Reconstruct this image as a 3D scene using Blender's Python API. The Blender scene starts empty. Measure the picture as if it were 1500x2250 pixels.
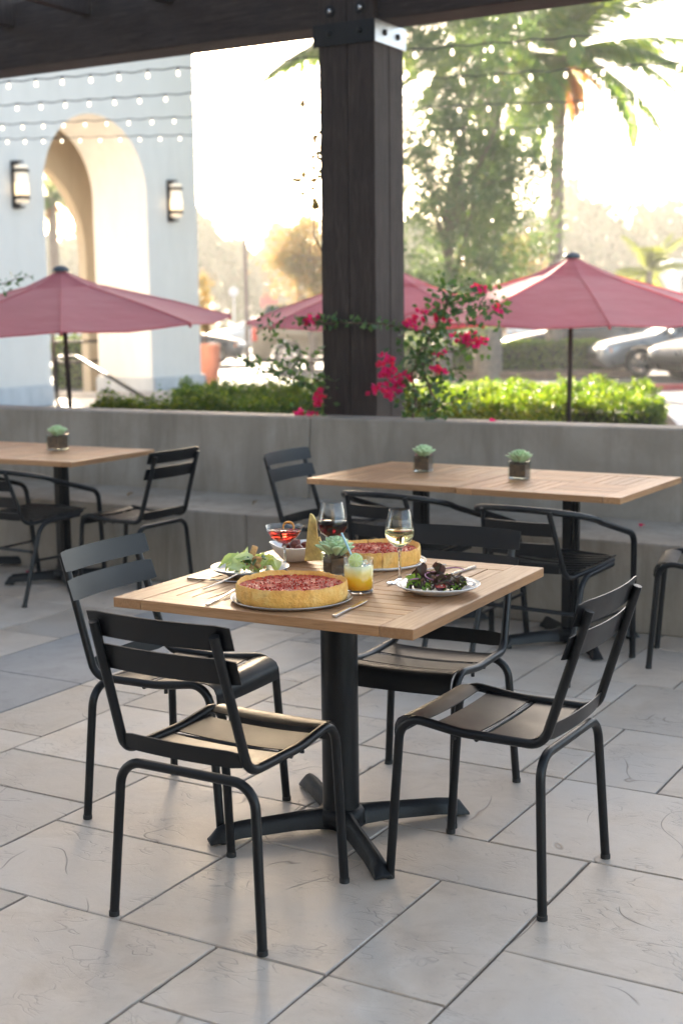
import bpy, math, random
import numpy as np
from mathutils import Vector, Matrix, Euler
R = math.radians
rnd = random.Random(7)
NP = np.random.default_rng(11)
S = bpy.context.scene
COL = S.collection

# ------------------------------------------------------------------ camera
F_PX, PITCH, ROLL, CAM_H = 3006.08, 0.143267, -0.01196, 1.5061
_f = Vector((0, math.cos(PITCH), -math.sin(PITCH)))
_u0 = Vector((0, math.sin(PITCH), math.cos(PITCH)))
_r0 = Vector((1, 0, 0))
_r = _r0 * math.cos(ROLL) + _u0 * math.sin(ROLL)
_u = -_r0 * math.sin(ROLL) + _u0 * math.cos(ROLL)
cam_d = bpy.data.cameras.new('camera')
cam = bpy.data.objects.new('camera', cam_d)
COL.objects.link(cam)
M3 = Matrix((_r, _u, -_f)).transposed()
cam.matrix_world = Matrix.Translation((0, 0, CAM_H)) @ M3.to_4x4()
cam_d.sensor_fit = 'HORIZONTAL'
cam_d.sensor_width = 24.0
cam_d.lens = F_PX / 1500 * 24.0
cam_d.clip_start = 0.05
cam_d.clip_end = 2000
cam_d.dof.use_dof = True
cam_d.dof.focus_distance = 3.78
cam_d.dof.aperture_fstop = 3.2
cam_d.dof.aperture_blades = 0
S.camera = cam

# ------------------------------------------------------------------ world, sun, exposure
SUN_AZ, SUN_EL = -13.0, 15.0
W = bpy.data.worlds.new('World'); S.world = W; W.use_nodes = True
nt = W.node_tree; nt.nodes.clear()
sky = nt.nodes.new('ShaderNodeTexSky'); sky.sky_type = 'NISHITA'; sky.sun_disc = False
sky.sun_elevation = R(SUN_EL); sky.sun_rotation = R(SUN_AZ)
sky.dust_density = 0.9; sky.air_density = 0.4; sky.ozone_density = 0.5
bg = nt.nodes.new('ShaderNodeBackground'); bg.inputs[1].default_value = 0.125
wo = nt.nodes.new('ShaderNodeOutputWorld')
tint = nt.nodes.new('ShaderNodeMix'); tint.data_type = 'RGBA'; tint.blend_type = 'MULTIPLY'; tint.inputs[0].default_value = 1.0
tint.inputs[7].default_value = (1.22, 1.05, 0.785, 1)      # daylight white balance
nt.links.new(sky.outputs[0], tint.inputs[6]); nt.links.new(tint.outputs[2], bg.inputs[0]); nt.links.new(bg.outputs[0], wo.inputs[0])
sun_d = bpy.data.lights.new('sun', 'SUN'); sun_d.energy = 4.6; sun_d.angle = R(0.6); sun_d.color = (1.0, 0.84, 0.64)
sun = bpy.data.objects.new('sun', sun_d); COL.objects.link(sun)
_d = Vector((math.sin(R(SUN_AZ)) * math.cos(R(SUN_EL)), math.cos(R(SUN_AZ)) * math.cos(R(SUN_EL)), math.sin(R(SUN_EL))))
sun.rotation_euler = _d.to_track_quat('Z', 'Y').to_euler(); sun.location = (-4, 12, 12)
S.view_settings.view_transform = 'Standard'; S.view_settings.look = 'None'
S.view_settings.exposure = 3.25; S.view_settings.gamma = 1.0
S.view_settings.use_curve_mapping = False
S.render.engine = 'CYCLES'
S.cycles.max_bounces = 10; S.cycles.transmission_bounces = 10; S.cycles.transparent_max_bounces = 12
S.cycles.diffuse_bounces = 4; S.cycles.glossy_bounces = 4
S.cycles.sample_clamp_indirect = 6.0

# ------------------------------------------------------------------ measuring helpers (photograph's pixel -> point in the place)
def ray(px, py):
    return _r * ((px - 750) / F_PX) - _u * ((py - 1125) / F_PX) + _f
O0 = Vector((0, 0, CAM_H))
def atz(px, py, z):
    v = ray(px, py); return O0 + v * ((z - CAM_H) / v.z)
def aty(px, py, y):
    v = ray(px, py); return O0 + v * (y / v.y)
C30, S30 = math.cos(R(30)), 0.5
def P(u, v, z=0.0):      # patio frame: u along the wall, v towards it
    return Vector((C30 * u + S30 * v, -S30 * u + C30 * v, z))
def atv(px, py, v0):
    v = ray(px, py); n = Vector((S30, C30, 0)); return O0 + v * (v0 / v.dot(n))
YU = -R(30)              # yaw of the u axis

# ------------------------------------------------------------------ material helpers
def mat(name):
    m = bpy.data.materials.new(name); m.use_nodes = True
    t = m.node_tree; t.nodes.clear()
    out = t.nodes.new('ShaderNodeOutputMaterial')
    b = t.nodes.new('ShaderNodeBsdfPrincipled'); t.links.new(b.outputs[0], out.inputs[0])
    return m, t, b, out
def N(t, kind, **kw):
    n = t.nodes.new('ShaderNode' + kind)
    for k, v in kw.items():
        if k in n.inputs.keys(): n.inputs[k].default_value = v
        else: setattr(n, k, v)
    return n
def L(t, a, b): t.links.new(a, b)
def ramp(t, src, stops, interp='LINEAR'):
    n = t.nodes.new('ShaderNodeValToRGB'); n.color_ramp.interpolation = interp
    cr = n.color_ramp
    while len(cr.elements) < len(stops): cr.elements.new(0.5)
    for e, (p, c) in zip(cr.elements, stops):
        e.position = p; e.color = (*c, 1) if len(c) == 3 else c
    t.links.new(src, n.inputs[0]); return n.outputs[0]
def coords(t, scale=(1, 1, 1), rand=False, kind='Object', rot=(0, 0, 0)):
    tc = N(t, 'TexCoord'); mp = N(t, 'Mapping'); mp.inputs['Scale'].default_value = scale; mp.inputs['Rotation'].default_value = rot
    src = tc.outputs[kind]
    if rand:
        oi = N(t, 'ObjectInfo'); mm = N(t, 'Math', operation='MULTIPLY'); mm.inputs[1].default_value = 37.0
        L(t, oi.outputs['Random'], mm.inputs[0]); va = N(t, 'VectorMath', operation='ADD')
        L(t, src, va.inputs[0]); L(t, mm.outputs[0], va.inputs[1]); src = va.outputs[0]
    L(t, src, mp.inputs[0]); return mp.outputs[0]
def noise(t, vec, scale, detail=4, rough=0.55, dist=0.0):
    n = N(t, 'TexNoise'); n.inputs['Scale'].default_value = scale; n.inputs['Detail'].default_value = detail
    n.inputs['Roughness'].default_value = rough; n.inputs['Distortion'].default_value = dist
    L(t, vec, n.inputs['Vector']); return n.outputs['Fac']
def mixc(t, fac, a, b, mode='MIX'):
    n = N(t, 'Mix', data_type='RGBA', blend_type=mode)
    for i, v in ((0, fac), (6, a), (7, b)):
        if isinstance(v, (int, float)): n.inputs[i].default_value = v
        elif isinstance(v, tuple): n.inputs[i].default_value = (*v, 1) if len(v) == 3 else v
        else: L(t, v, n.inputs[i])
    return n.outputs[2]
def math_(t, op, a, b=None, clamp=False):
    n = N(t, 'Math', operation=op); n.use_clamp = clamp
    for i, v in ((0, a), (1, b)):
        if v is None: continue
        if isinstance(v, (int, float)): n.inputs[i].default_value = v
        else: L(t, v, n.inputs[i])
    return n.outputs[0]
def bump(t, b, h, strength=0.3, dist=0.01):
    n = N(t, 'Bump'); n.inputs['Strength'].default_value = strength; n.inputs['Distance'].default_value = dist
    L(t, h, n.inputs['Height']); L(t, n.outputs[0], b.inputs['Normal']); return n
def simple(name, col, rough=0.5, metal=0.0, var=0.12, scale=6, bmp=0.0, coat=0.0, spec=None, bscale=None):
    m, t, b, o = mat(name); v = coords(t, rand=True)
    n = noise(t, v, scale, 5)
    lo = tuple(max(0, c * (1 - var)) for c in col); hi = tuple(min(1, c * (1 + var)) for c in col)
    L(t, ramp(t, n, [(0.3, lo), (0.7, hi)]), b.inputs['Base Color'])
    L(t, ramp(t, n, [(0.3, (rough * 0.85,) * 3), (0.7, (min(1, rough * 1.15),) * 3)]), b.inputs['Roughness'])
    b.inputs['Metallic'].default_value = metal; b.inputs['Coat Weight'].default_value = coat
    if spec is not None: b.inputs['Specular IOR Level'].default_value = spec
    if bmp: bump(t, b, noise(t, v, bscale or scale * 8, 4), bmp, 0.004)
    return m
def leafmat(name, cols, trans=0.45, rough=0.45, tcol=None):
    m, t, b, o = mat(name)
    g = N(t, 'NewGeometry'); k = len(cols)
    oi = N(t, 'ObjectInfo')
    rr = math_(t, 'FRACT', math_(t, 'ADD', g.outputs['Random Per Island'], math_(t, 'MULTIPLY', oi.outputs['Random'], 0.3)))
    c = ramp(t, rr, [(i / max(1, k - 1), cc) for i, cc in enumerate(cols)])
    L(t, c, b.inputs['Base Color']); b.inputs['Roughness'].default_value = rough
    b.inputs['Specular IOR Level'].default_value = 0.35
    tr = N(t, 'BsdfTranslucent'); L(t, mixc(t, 1.0, c, tcol or (1.9, 1.8, 0.6), 'MULTIPLY'), tr.inputs[0])
    ms = N(t, 'MixShader'); ms.inputs[0].default_value = trans
    L(t, b.outputs[0], ms.inputs[1]); L(t, tr.outputs[0], ms.inputs[2]); L(t, ms.outputs[0], o.inputs[0])
    return m

M = {}
M['black'] = simple('black_powder_coat', (0.0045, 0.0047, 0.0054), 0.36, 0.0, 0.15, 9, 0.10, spec=0.34, bscale=420)
M['cast'] = simple('black_cast_iron', (0.008, 0.0085, 0.0095), 0.42, 0.0, 0.2, 12, 0.35, spec=0.28, bscale=160)
M['cap'] = simple('black_plastic_foot', (0.012, 0.012, 0.012), 0.6)
M['steel'] = simple('stainless_steel', (0.62, 0.61, 0.6), 0.22, 1.0, 0.06, 30)
M['pan'] = simple('dull_aluminium', (0.50, 0.50, 0.50), 0.34, 1.0, 0.08, 14, 0.06)
M['china'] = simple('white_glazed_china', (0.80, 0.79, 0.77), 0.16, 0, 0.02, 5)
M['stonechina'] = simple('grey_glazed_stoneware', (0.56, 0.58, 0.61), 0.2, 0, 0.05, 5)
M['canopycap'] = simple('dark_grey_plastic', (0.05, 0.07, 0.09), 0.5)
M['poleb'] = simple('bronze_aluminium_pole', (0.03, 0.022, 0.018), 0.6, 0.0, spec=0.2)
M['rope'] = simple('black_rubber_cable', (0.015, 0.015, 0.017), 0.6)
M['terracotta'] = simple('terracotta', (0.50, 0.19, 0.12), 0.7, 0, 0.12, 5, 0.2)
M['soil'] = simple('dark_potting_soil', (0.13, 0.068, 0.036), 0.9, 0, 0.6, 60, 0.9, bscale=90)
M['mulch'] = simple('brown_mulch', (0.16, 0.10, 0.07), 0.95, 0, 0.4, 8, 0.5)
M['bark'] = simple('grey_brown_bark', (0.13, 0.10, 0.085), 0.9, 0, 0.4, 9, 0.8)
M['palmbark'] = simple('palm_trunk_bark', (0.19, 0.15, 0.12), 0.9, 0, 0.35, 14, 0.8)
M['twig'] = simple('thin_woody_twig', (0.12, 0.075, 0.05), 0.8)
M['crouton'] = simple('toasted_bread', (0.62, 0.36, 0.15), 0.8, 0, 0.35, 60, 0.7, bscale=160)
M['toast'] = simple('golden_toast', (0.86, 0.52, 0.17), 0.7, 0, 0.45, 22, 0.5)
M['tomato'] = simple('tomato_skin', (0.60, 0.055, 0.02), 0.2, 0, 0.2, 20)
M['sauce'] = simple('red_meat_sauce', (0.50, 0.040, 0.018), 0.42, 0, 0.5, 60, 0.8, bscale=120, spec=0.25)
M['meat'] = simple('browned_meat_in_sauce', (0.16, 0.028, 0.012), 0.35, 0, 0.5, 70, 0.9, bscale=110)
M['cheese'] = simple('crumbled_cheese', (0.80, 0.74, 0.60), 0.6, 0, 0.1, 60)
M['nut'] = simple('candied_walnut', (0.34, 0.17, 0.08), 0.5, 0, 0.4, 80, 0.6)
M['onion'] = simple('red_onion_ring', (0.42, 0.17, 0.28), 0.3, 0, 0.4, 40)
M['orange'] = simple('orange_peel', (0.72, 0.30, 0.05), 0.4, 0, 0.3, 50)
M['straw'] = simple('pale_blue_straw', (0.42, 0.68, 0.78), 0.35)
M['purpleleaf'] = leafmat('purple_salad_leaf', [(0.05, 0.018, 0.03), (0.10, 0.03, 0.05), (0.07, 0.06, 0.03), (0.16, 0.06, 0.08)], 0.25, 0.35, (1.6, 1.0, 1.0))
M['greenleaf'] = leafmat('green_salad_leaf', [(0.12, 0.26, 0.03), (0.30, 0.46, 0.06), (0.06, 0.13, 0.03)], 0.3, 0.35)
M['romaine'] = leafmat('romaine_leaf', [(0.50, 0.62, 0.22), (0.74, 0.79, 0.50), (0.36, 0.50, 0.12)], 0.3, 0.3)
M['darkgreen'] = leafmat('dark_green_leaf', [(0.035, 0.09, 0.03), (0.06, 0.14, 0.04)], 0.2, 0.35)
M['bougleaf'] = leafmat('bougainvillea_leaf', [(0.03, 0.07, 0.03), (0.06, 0.13, 0.04), (0.09, 0.16, 0.05), (0.05, 0.09, 0.045)], 0.3, 0.4)
M['bract'] = leafmat('magenta_bougainvillea_bract', [(0.62, 0.02, 0.16), (0.75, 0.03, 0.24), (0.55, 0.015, 0.10), (0.80, 0.06, 0.10)], 0.5, 0.55, (1.5, 1.0, 1.3))
M['box'] = leafmat('boxwood_leaf', [(0.016, 0.055, 0.014), (0.04, 0.10, 0.022), (0.085, 0.145, 0.03), (0.025, 0.07, 0.018)], 0.45, 0.45, (3.9, 2.9, 0.55))
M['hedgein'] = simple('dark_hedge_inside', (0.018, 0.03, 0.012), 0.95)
M['tree'] = leafmat('olive_green_tree_leaf', [(0.055, 0.095, 0.045), (0.085, 0.135, 0.065), (0.12, 0.16, 0.075), (0.065, 0.115, 0.07)], 0.32, 0.45, (1.7, 1.8, 0.8))
M['autumn'] = leafmat('yellowing_tree_leaf', [(0.14, 0.15, 0.06), (0.22, 0.19, 0.08), (0.24, 0.15, 0.08), (0.11, 0.13, 0.06)], 0.4, 0.5, (1.7, 1.4, 0.8))
M['far'] = leafmat('distant_tree_leaf', [(0.08, 0.11, 0.04), (0.12, 0.14, 0.05), (0.15, 0.15, 0.06)], 0.12, 0.8, (1.3, 1.2, 0.9))
M['frond'] = leafmat('palm_frond_leaflet', [(0.05, 0.11, 0.03), (0.09, 0.15, 0.04), (0.13, 0.17, 0.05)], 0.4, 0.4, (1.8, 1.7, 0.6))
M['dryfrond'] = leafmat('dry_orange_frond', [(0.24, 0.13, 0.05), (0.32, 0.16, 0.06), (0.17, 0.11, 0.05)], 0.5, 0.5, (1.6, 1.1, 0.6))
M['yfrond'] = leafmat('yellow_green_frond', [(0.13, 0.18, 0.04), (0.20, 0.24, 0.06)], 0.4, 0.4, (1.7, 1.5, 0.6))
M['drypetal'] = simple('dry_leaf', (0.30, 0.20, 0.10), 0.8)

def m_succulent():
    m, t, b, o = mat('succulent_leaf'); v = coords(t)
    g = N(t, 'NewGeometry')
    c = ramp(t, g.outputs['Random Per Island'], [(0, (0.32, 0.50, 0.28)), (0.5, (0.44, 0.60, 0.34)), (1, (0.56, 0.68, 0.32))])
    L(t, mixc(t, ramp(t, noise(t, v, 30), [(0.4, (0, 0, 0)), (0.7, (0.5, 0.5, 0.5))]), c, (0.60, 0.72, 0.45)), b.inputs['Base Color'])
    b.inputs['Roughness'].default_value = 0.5; b.inputs['Subsurface Weight'].default_value = 0.15
    b.inputs['Subsurface Radius'].default_value = (0.006, 0.008, 0.003)
    return m
M['succ'] = m_succulent()

def m_teak():
    m, t, b, o = mat('oiled_teak')
    v = coords(t, (1.3, 22, 22), rand=True); w = coords(t, (0.6, 9, 9), rand=True)
    n1 = noise(t, v, 4.0, 7, 0.65, 0.6); n2 = noise(t, w, 3.2, 3, 0.5, 1.4)
    n3 = noise(t, coords(t, (4, 160, 160), rand=True), 4, 2)
    c = ramp(t, n1, [(0.25, (0.27, 0.13, 0.055)), (0.5, (0.42, 0.22, 0.10)), (0.78, (0.54, 0.31, 0.155))])
    c = mixc(t, ramp(t, n2, [(0.35, (0, 0, 0)), (0.7, (0.55, 0.55, 0.55))]), c, (0.36, 0.175, 0.075))
    oi = N(t, 'ObjectInfo'); hs = N(t, 'HueSaturation')
    L(t, ramp(t, oi.outputs['Random'], [(0, (0.82,) * 3), (1, (1.18,) * 3)]), hs.inputs['Value']); L(t, c, hs.inputs['Color'])
    c = mixc(t, ramp(t, n3, [(0.36, (0.4, 0.4, 0.4)), (0.45, (0, 0, 0))]), hs.outputs[0], (0.18, 0.08, 0.03))
    L(t, c, b.inputs['Base Color']); L(t, ramp(t, n1, [(0.2, (0.5,) * 3), (0.8, (0.34,) * 3)]), b.inputs['Roughness'])
    bump(t, b, n3, 0.12, 0.002); return m
M['teak'] = m_teak()

def m_timber():
    m, t, b, o = mat('dark_stained_timber')
    v = coords(t, (14, 14, 0.9), rand=True); n1 = noise(t, v, 4.0, 7, 0.7, 1.2); n2 = noise(t, coords(t, (1, 1, 1), rand=True), 3.0, 4)
    n3 = noise(t, coords(t, (60, 60, 1.2), rand=True), 6, 3)
    c = ramp(t, n1, [(0.28, (0.020, 0.014, 0.012)), (0.55, (0.052, 0.037, 0.031)), (0.8, (0.105, 0.077, 0.066))])
    c = mixc(t, ramp(t, n2, [(0.4, (0, 0, 0)), (0.75, (0.45, 0.45, 0.45))]), c, (0.022, 0.018, 0.018))
    L(t, c, b.inputs['Base Color']); b.inputs['Roughness'].default_value = 0.7; b.inputs['Specular IOR Level'].default_value = 0.22
    bump(t, b, math_(t, 'ADD', n1, math_(t, 'MULTIPLY', n3, 0.6)), 0.55, 0.006); return m
M['timber'] = m_timber()
def m_beam():
    m = M['timber'].copy(); m.name = 'dark_stained_beam'
    for n in m.node_tree.nodes:
        if n.type == 'MAPPING' and tuple(n.inputs['Scale'].default_value) != (1, 1, 1):
            s = n.inputs['Scale'].default_value; n.inputs['Scale'].default_value = (s[2], s[1], s[0])
    return m
M['beam'] = m_beam()

def m_stone():
    m, t, b, o = mat('cleft_limestone_paver'); v = coords(t, rand=True)
    big = noise(t, v, 1.6, 5, 0.55, 0.4); mid = noise(t, v, 6, 7, 0.62, 0.6); fine = noise(t, v, 70, 3)
    c = ramp(t, mid, [(0.25, (0.40, 0.32, 0.25)), (0.5, (0.52, 0.435, 0.355)), (0.8, (0.61, 0.535, 0.455))])
    c = mixc(t, ramp(t, big, [(0.42, (0, 0, 0)), (0.66, (0.7, 0.7, 0.7))]), c, (0.46, 0.425, 0.39))
    c = mixc(t, ramp(t, noise(t, v, 2.3, 3), [(0.5, (0, 0, 0)), (0.75, (0.6, 0.6, 0.6))]), c, (0.47, 0.40, 0.335))
    # cleft ledges: contour lines of a warped noise, only here and there
    def contour(sc, wth, dist, msc, lo, hi, stretch=(1, 1, 1)):
        vv = coords(t, stretch, rand=True)
        n = noise(t, vv, sc, 2, 0.5, dist)
        a = math_(t, 'ABSOLUTE', math_(t, 'SUBTRACT', n, 0.5))
        ln = ramp(t, a, [(0.0, (1, 1, 1)), (wth, (0, 0, 0))])
        return math_(t, 'MULTIPLY', ln, ramp(t, noise(t, v, msc, 3), [(lo, (0, 0, 0)), (hi, (1, 1, 1))]))
    c1 = contour(2.6, 0.006, 0.7, 2.6, 0.57, 0.62, (1, 0.8, 1))
    c2 = contour(7.0, 0.013, 0.9, 4.0, 0.50, 0.60, (0.7, 1.7, 1))
    c3 = contour(11, 0.02, 0.9, 5.0, 0.53, 0.62, (0.8, 1.5, 1))
    ln = math_(t, 'MAXIMUM', math_(t, 'MAXIMUM', c1, math_(t, 'MULTIPLY', c2, 0.55)), math_(t, 'MULTIPLY', c3, 0.42))
    c = mixc(t, math_(t, 'MULTIPLY', ln, 0.66), c, (0.15, 0.115, 0.09))
    oi = N(t, 'ObjectInfo'); hs = N(t, 'HueSaturation'); L(t, c, hs.inputs['Color'])
    L(t, ramp(t, oi.outputs['Random'], [(0, (0.85,) * 3), (1, (1.12,) * 3)]), hs.inputs['Value'])
    c = mixc(t, ramp(t, fine, [(0.25, (0.25,) * 3), (0.38, (0, 0, 0))]), hs.outputs[0], (0.2, 0.18, 0.16))
    L(t, c, b.inputs['Base Color'])
    L(t, ramp(t, mid, [(0.3, (0.42,) * 3), (0.75, (0.62,) * 3)]), b.inputs['Roughness'])
    h = math_(t, 'ADD', math_(t, 'MULTIPLY', mid, 0.5), math_(t, 'ADD', math_(t, 'MULTIPLY', big, 0.8), math_(t, 'MULTIPLY', fine, 0.05)))
    h = math_(t, 'SUBTRACT', h, math_(t, 'MULTIPLY', ln, 0.45))
    bump(t, b, h, 0.45, 0.012); return m
M['stone'] = m_stone()

def m_concrete(name, c0, c1, c2, sc=1.5, rough=0.75, drip=0.4):
    m, t, b, o = mat(name); v = coords(t)
    a = noise(t, v, sc, 6, 0.6, 0.4); d = noise(t, coords(t, (3.2, 3.2, 0.6)), 1.7, 6, 0.65, 0.7); f = noise(t, v, 40, 4)
    c = ramp(t, a, [(0.3, c0), (0.52, c1), (0.75, c2)])
    c = mixc(t, ramp(t, d, [(0.45, (0, 0, 0)), (0.68, (0.8, 0.8, 0.8))]), c, tuple(q * (0.88 if drip else 0.98) for q in c0))
    c = mixc(t, ramp(t, f, [(0.3, (0.2,) * 3), (0.5, (0, 0, 0))]), c, c0)
    dr = noise(t, coords(t, (9, 9, 0.45)), 1.5, 4, 0.6, 0.2)
    c = mixc(t, ramp(t, dr, [(0.55, (0, 0, 0)), (0.72, (drip,) * 3)]), c, tuple(q * 0.75 for q in c0))
    L(t, c, b.inputs['Base Color']); b.inputs['Roughness'].default_value = rough
    bump(t, b, math_(t, 'ADD', f, math_(t, 'MULTIPLY', a, 1.5)), 0.25, 0.004); return m
M['conc'] = m_concrete('cast_concrete', (0.23, 0.193, 0.152), (0.32, 0.275, 0.225), (0.395, 0.345, 0.29))
M['strip'] = m_concrete('grey_concrete_strip', (0.26, 0.255, 0.25), (0.30, 0.295, 0.29), (0.335, 0.33, 0.325), 2.5, 0.6)
M['grout'] = m_concrete('brown_grout', (0.13, 0.10, 0.078), (0.18, 0.145, 0.115), (0.24, 0.20, 0.16), 5)
M['pave'] = m_concrete('pale_pavement', (0.30, 0.28, 0.26), (0.36, 0.34, 0.32), (0.42, 0.40, 0.38), 0.6)
M['asphalt'] = m_concrete('asphalt', (0.045, 0.045, 0.05), (0.06, 0.06, 0.065), (0.08, 0.08, 0.085), 0.8)
M['ground'] = m_concrete('dry_ground', (0.16, 0.14, 0.10), (0.21, 0.18, 0.13), (0.26, 0.23, 0.17), 0.05)
M['stucco'] = m_concrete('cool_white_painted_stucco', (0.60, 0.575, 0.54), (0.625, 0.60, 0.565), (0.65, 0.625, 0.59), 0.7, drip=0.0)
M['plinth'] = m_concrete('pale_grey_stone_plinth', (0.40, 0.42, 0.44), (0.46, 0.48, 0.50), (0.52, 0.54, 0.56), 2)
M['tanst'] = m_concrete('tan_stucco', (0.50, 0.40, 0.27), (0.56, 0.45, 0.31), (0.62, 0.51, 0.36), 0.7, drip=0.0)
M['creamst'] = m_concrete('cream_stucco', (0.68, 0.64, 0.58), (0.74, 0.70, 0.64), (0.78, 0.74, 0.69), 0.7, drip=0.0)
M['redcurb'] = simple('red_kerb_paint', (0.35, 0.04, 0.04), 0.6)
M['whitepaint'] = simple('white_paint', (0.75, 0.75, 0.74), 0.5)

def m_crust():
    m, t, b, o = mat('golden_pizza_crust'); v = coords(t)
    a = noise(t, v, 14, 6, 0.65, 0.8); f = noise(t, v, 120, 4)
    c = ramp(t, a, [(0.25, (0.76, 0.33, 0.055)), (0.5, (0.90, 0.49, 0.11)), (0.75, (0.95, 0.66, 0.25))])
    c = mixc(t, ramp(t, noise(t, v, 45, 3), [(0.52, (0, 0, 0)), (0.68, (0.55, 0.55, 0.55))]), c, (0.62, 0.28, 0.05))
    tc = N(t, 'TexCoord'); sz = N(t, 'SeparateXYZ'); L(t, tc.outputs['Object'], sz.inputs[0])
    tp_ = ramp(t, math_(t, 'ADD', sz.outputs[2], math_(t, 'MULTIPLY', noise(t, v, 26, 4), 0.012)), [(0.046, (0, 0, 0)), (0.060, (0.45, 0.45, 0.45))])
    c = mixc(t, tp_, c, (0.72, 0.34, 0.07))
    L(t, c, b.inputs['Base Color']); b.inputs['Roughness'].default_value = 0.62
    b.inputs['Subsurface Weight'].default_value = 0.25; b.inputs['Subsurface Radius'].default_value = (0.012, 0.007, 0.003)
    bump(t, b, math_(t, 'ADD', a, math_(t, 'MULTIPLY', f, 0.5)), 0.9, 0.007); return m
M['crust'] = m_crust()
def m_topping():
    m, t, b, o = mat('tomato_and_cheese_topping'); v = coords(t)
    vo = N(t, 'TexVoronoi'); vo.inputs['Scale'].default_value = 55; L(t, v, vo.inputs['Vector'])
    a = noise(t, v, 30, 6, 0.7, 1.0); s = noise(t, coords(t, (1, 2.2, 1)), 15, 7, 0.72, 1.8)
    c = ramp(t, a, [(0.3, (0.26, 0.014, 0.007)), (0.5, (0.56, 0.040, 0.016)), (0.7, (0.70, 0.12, 0.03))])
    c = mixc(t, ramp(t, s, [(0.52, (0, 0, 0)), (0.64, (0.6, 0.6, 0.6))]), c, (0.62, 0.21, 0.12))
    L(t, c, b.inputs['Base Color']); b.inputs['Roughness'].default_value = 0.38; b.inputs['Specular IOR Level'].default_value = 0.3
    bump(t, b, math_(t, 'ADD', a, math_(t, 'MULTIPLY', vo.outputs['Distance'], 0.9)), 0.9, 0.008); return m
M['topping'] = m_topping()

def m_fabric():
    m, t, b, o = mat('burgundy_canopy_fabric'); v = coords(t)
    n = noise(t, v, 3, 4); w = noise(t, v, 300, 2)
    c = ramp(t, n, [(0.3, (0.52, 0.115, 0.145)), (0.7, (0.60, 0.145, 0.18))])
    L(t, c, b.inputs['Base Color']); b.inputs['Roughness'].default_value = 0.85; b.inputs['Sheen Weight'].default_value = 0.4
    bump(t, b, math_(t, 'ADD', noise(t, coords(t, (1, 1, 5)), 2.5, 4), math_(t, 'MULTIPLY', w, 0.05)), 0.5, 0.035)
    tr = N(t, 'BsdfTranslucent'); tr.inputs[0].default_value = (0.85, 0.20, 0.24, 1)
    ms = N(t, 'MixShader'); ms.inputs[0].default_value = 0.42
    L(t, b.outputs[0], ms.inputs[1]); L(t, tr.outputs[0], ms.inputs[2]); L(t, ms.outputs[0], o.inputs[0]); return m
M['fabric'] = m_fabric()

def glass(name, col=(1, 1, 1), ior=1.45, rough=0.0):
    m, t, b, o = mat(name); b.inputs['Base Color'].default_value = (*col, 1)
    b.inputs['Transmission Weight'].default_value = 1.0; b.inputs['IOR'].default_value = ior; b.inputs['Roughness'].default_value = rough
    return m
def thin(name, tint=(0.97, 0.98, 0.98)):
    m = bpy.data.materials.new(name); m.use_nodes = True; t = m.node_tree; t.nodes.clear()
    o = N(t, 'OutputMaterial'); tr = N(t, 'BsdfTransparent'); tr.inputs[0].default_value = (*tint, 1)
    g = N(t, 'BsdfGlossy'); g.inputs['Roughness'].default_value = 0.03; fr = N(t, 'Fresnel'); ge = N(t, 'NewGeometry'); L(t, math_(t, 'SUBTRACT', 1.5, math_(t, 'MULTIPLY', ge.outputs['Backfacing'], 0.8333)), fr.inputs[0])
    ms = N(t, 'MixShader'); L(t, fr.outputs[0], ms.inputs[0]); L(t, tr.outputs[0], ms.inputs[1]); L(t, g.outputs[0], ms.inputs[2]); L(t, ms.outputs[0], o.inputs[0]); return m
M['glass'] = thin('clear_thin_glass')
M['thick'] = thin('clear_cube_glass', (0.94, 0.97, 0.96))
M['base'] = glass('thick_glass_base', (0.97, 0.99, 0.98))
M['whitewine'] = glass('white_wine', (0.93, 0.82, 0.42), 1.34)
M['redwine'] = glass('red_wine', (0.018, 0.0008, 0.002), 1.34)
M['cocktail'] = glass('red_cocktail', (0.86, 0.05, 0.03), 1.34)
M['ice'] = glass('ice', (0.95, 0.97, 0.97), 1.31, 0.12)
def m_juice():
    m, t, b, o = mat('layered_orange_cocktail')
    tc = N(t, 'TexCoord'); sp = N(t, 'SeparateXYZ'); L(t, tc.outputs['Object'], sp.inputs[0])
    z = math_(t, 'ADD', sp.outputs[2], math_(t, 'MULTIPLY', noise(t, tc.outputs['Object'], 60), 0.012))
    c = ramp(t, math_(t, 'DIVIDE', z, 0.085), [(0.2, (0.95, 0.40, 0.01)), (0.55, (0.97, 0.55, 0.03)), (0.75, (0.95, 0.70, 0.20)), (0.95, (0.90, 0.82, 0.48))])
    L(t, c, b.inputs['Base Color']); b.inputs['Roughness'].default_value = 0.15; b.inputs['Transmission Weight'].default_value = 0.08
    b.inputs['Subsurface Weight'].default_value = 0.6; b.inputs['Subsurface Radius'].default_value = (0.03, 0.02, 0.008); b.inputs['Subsurface Scale'].default_value = 0.5; return m
M['juice'] = m_juice()
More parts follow.
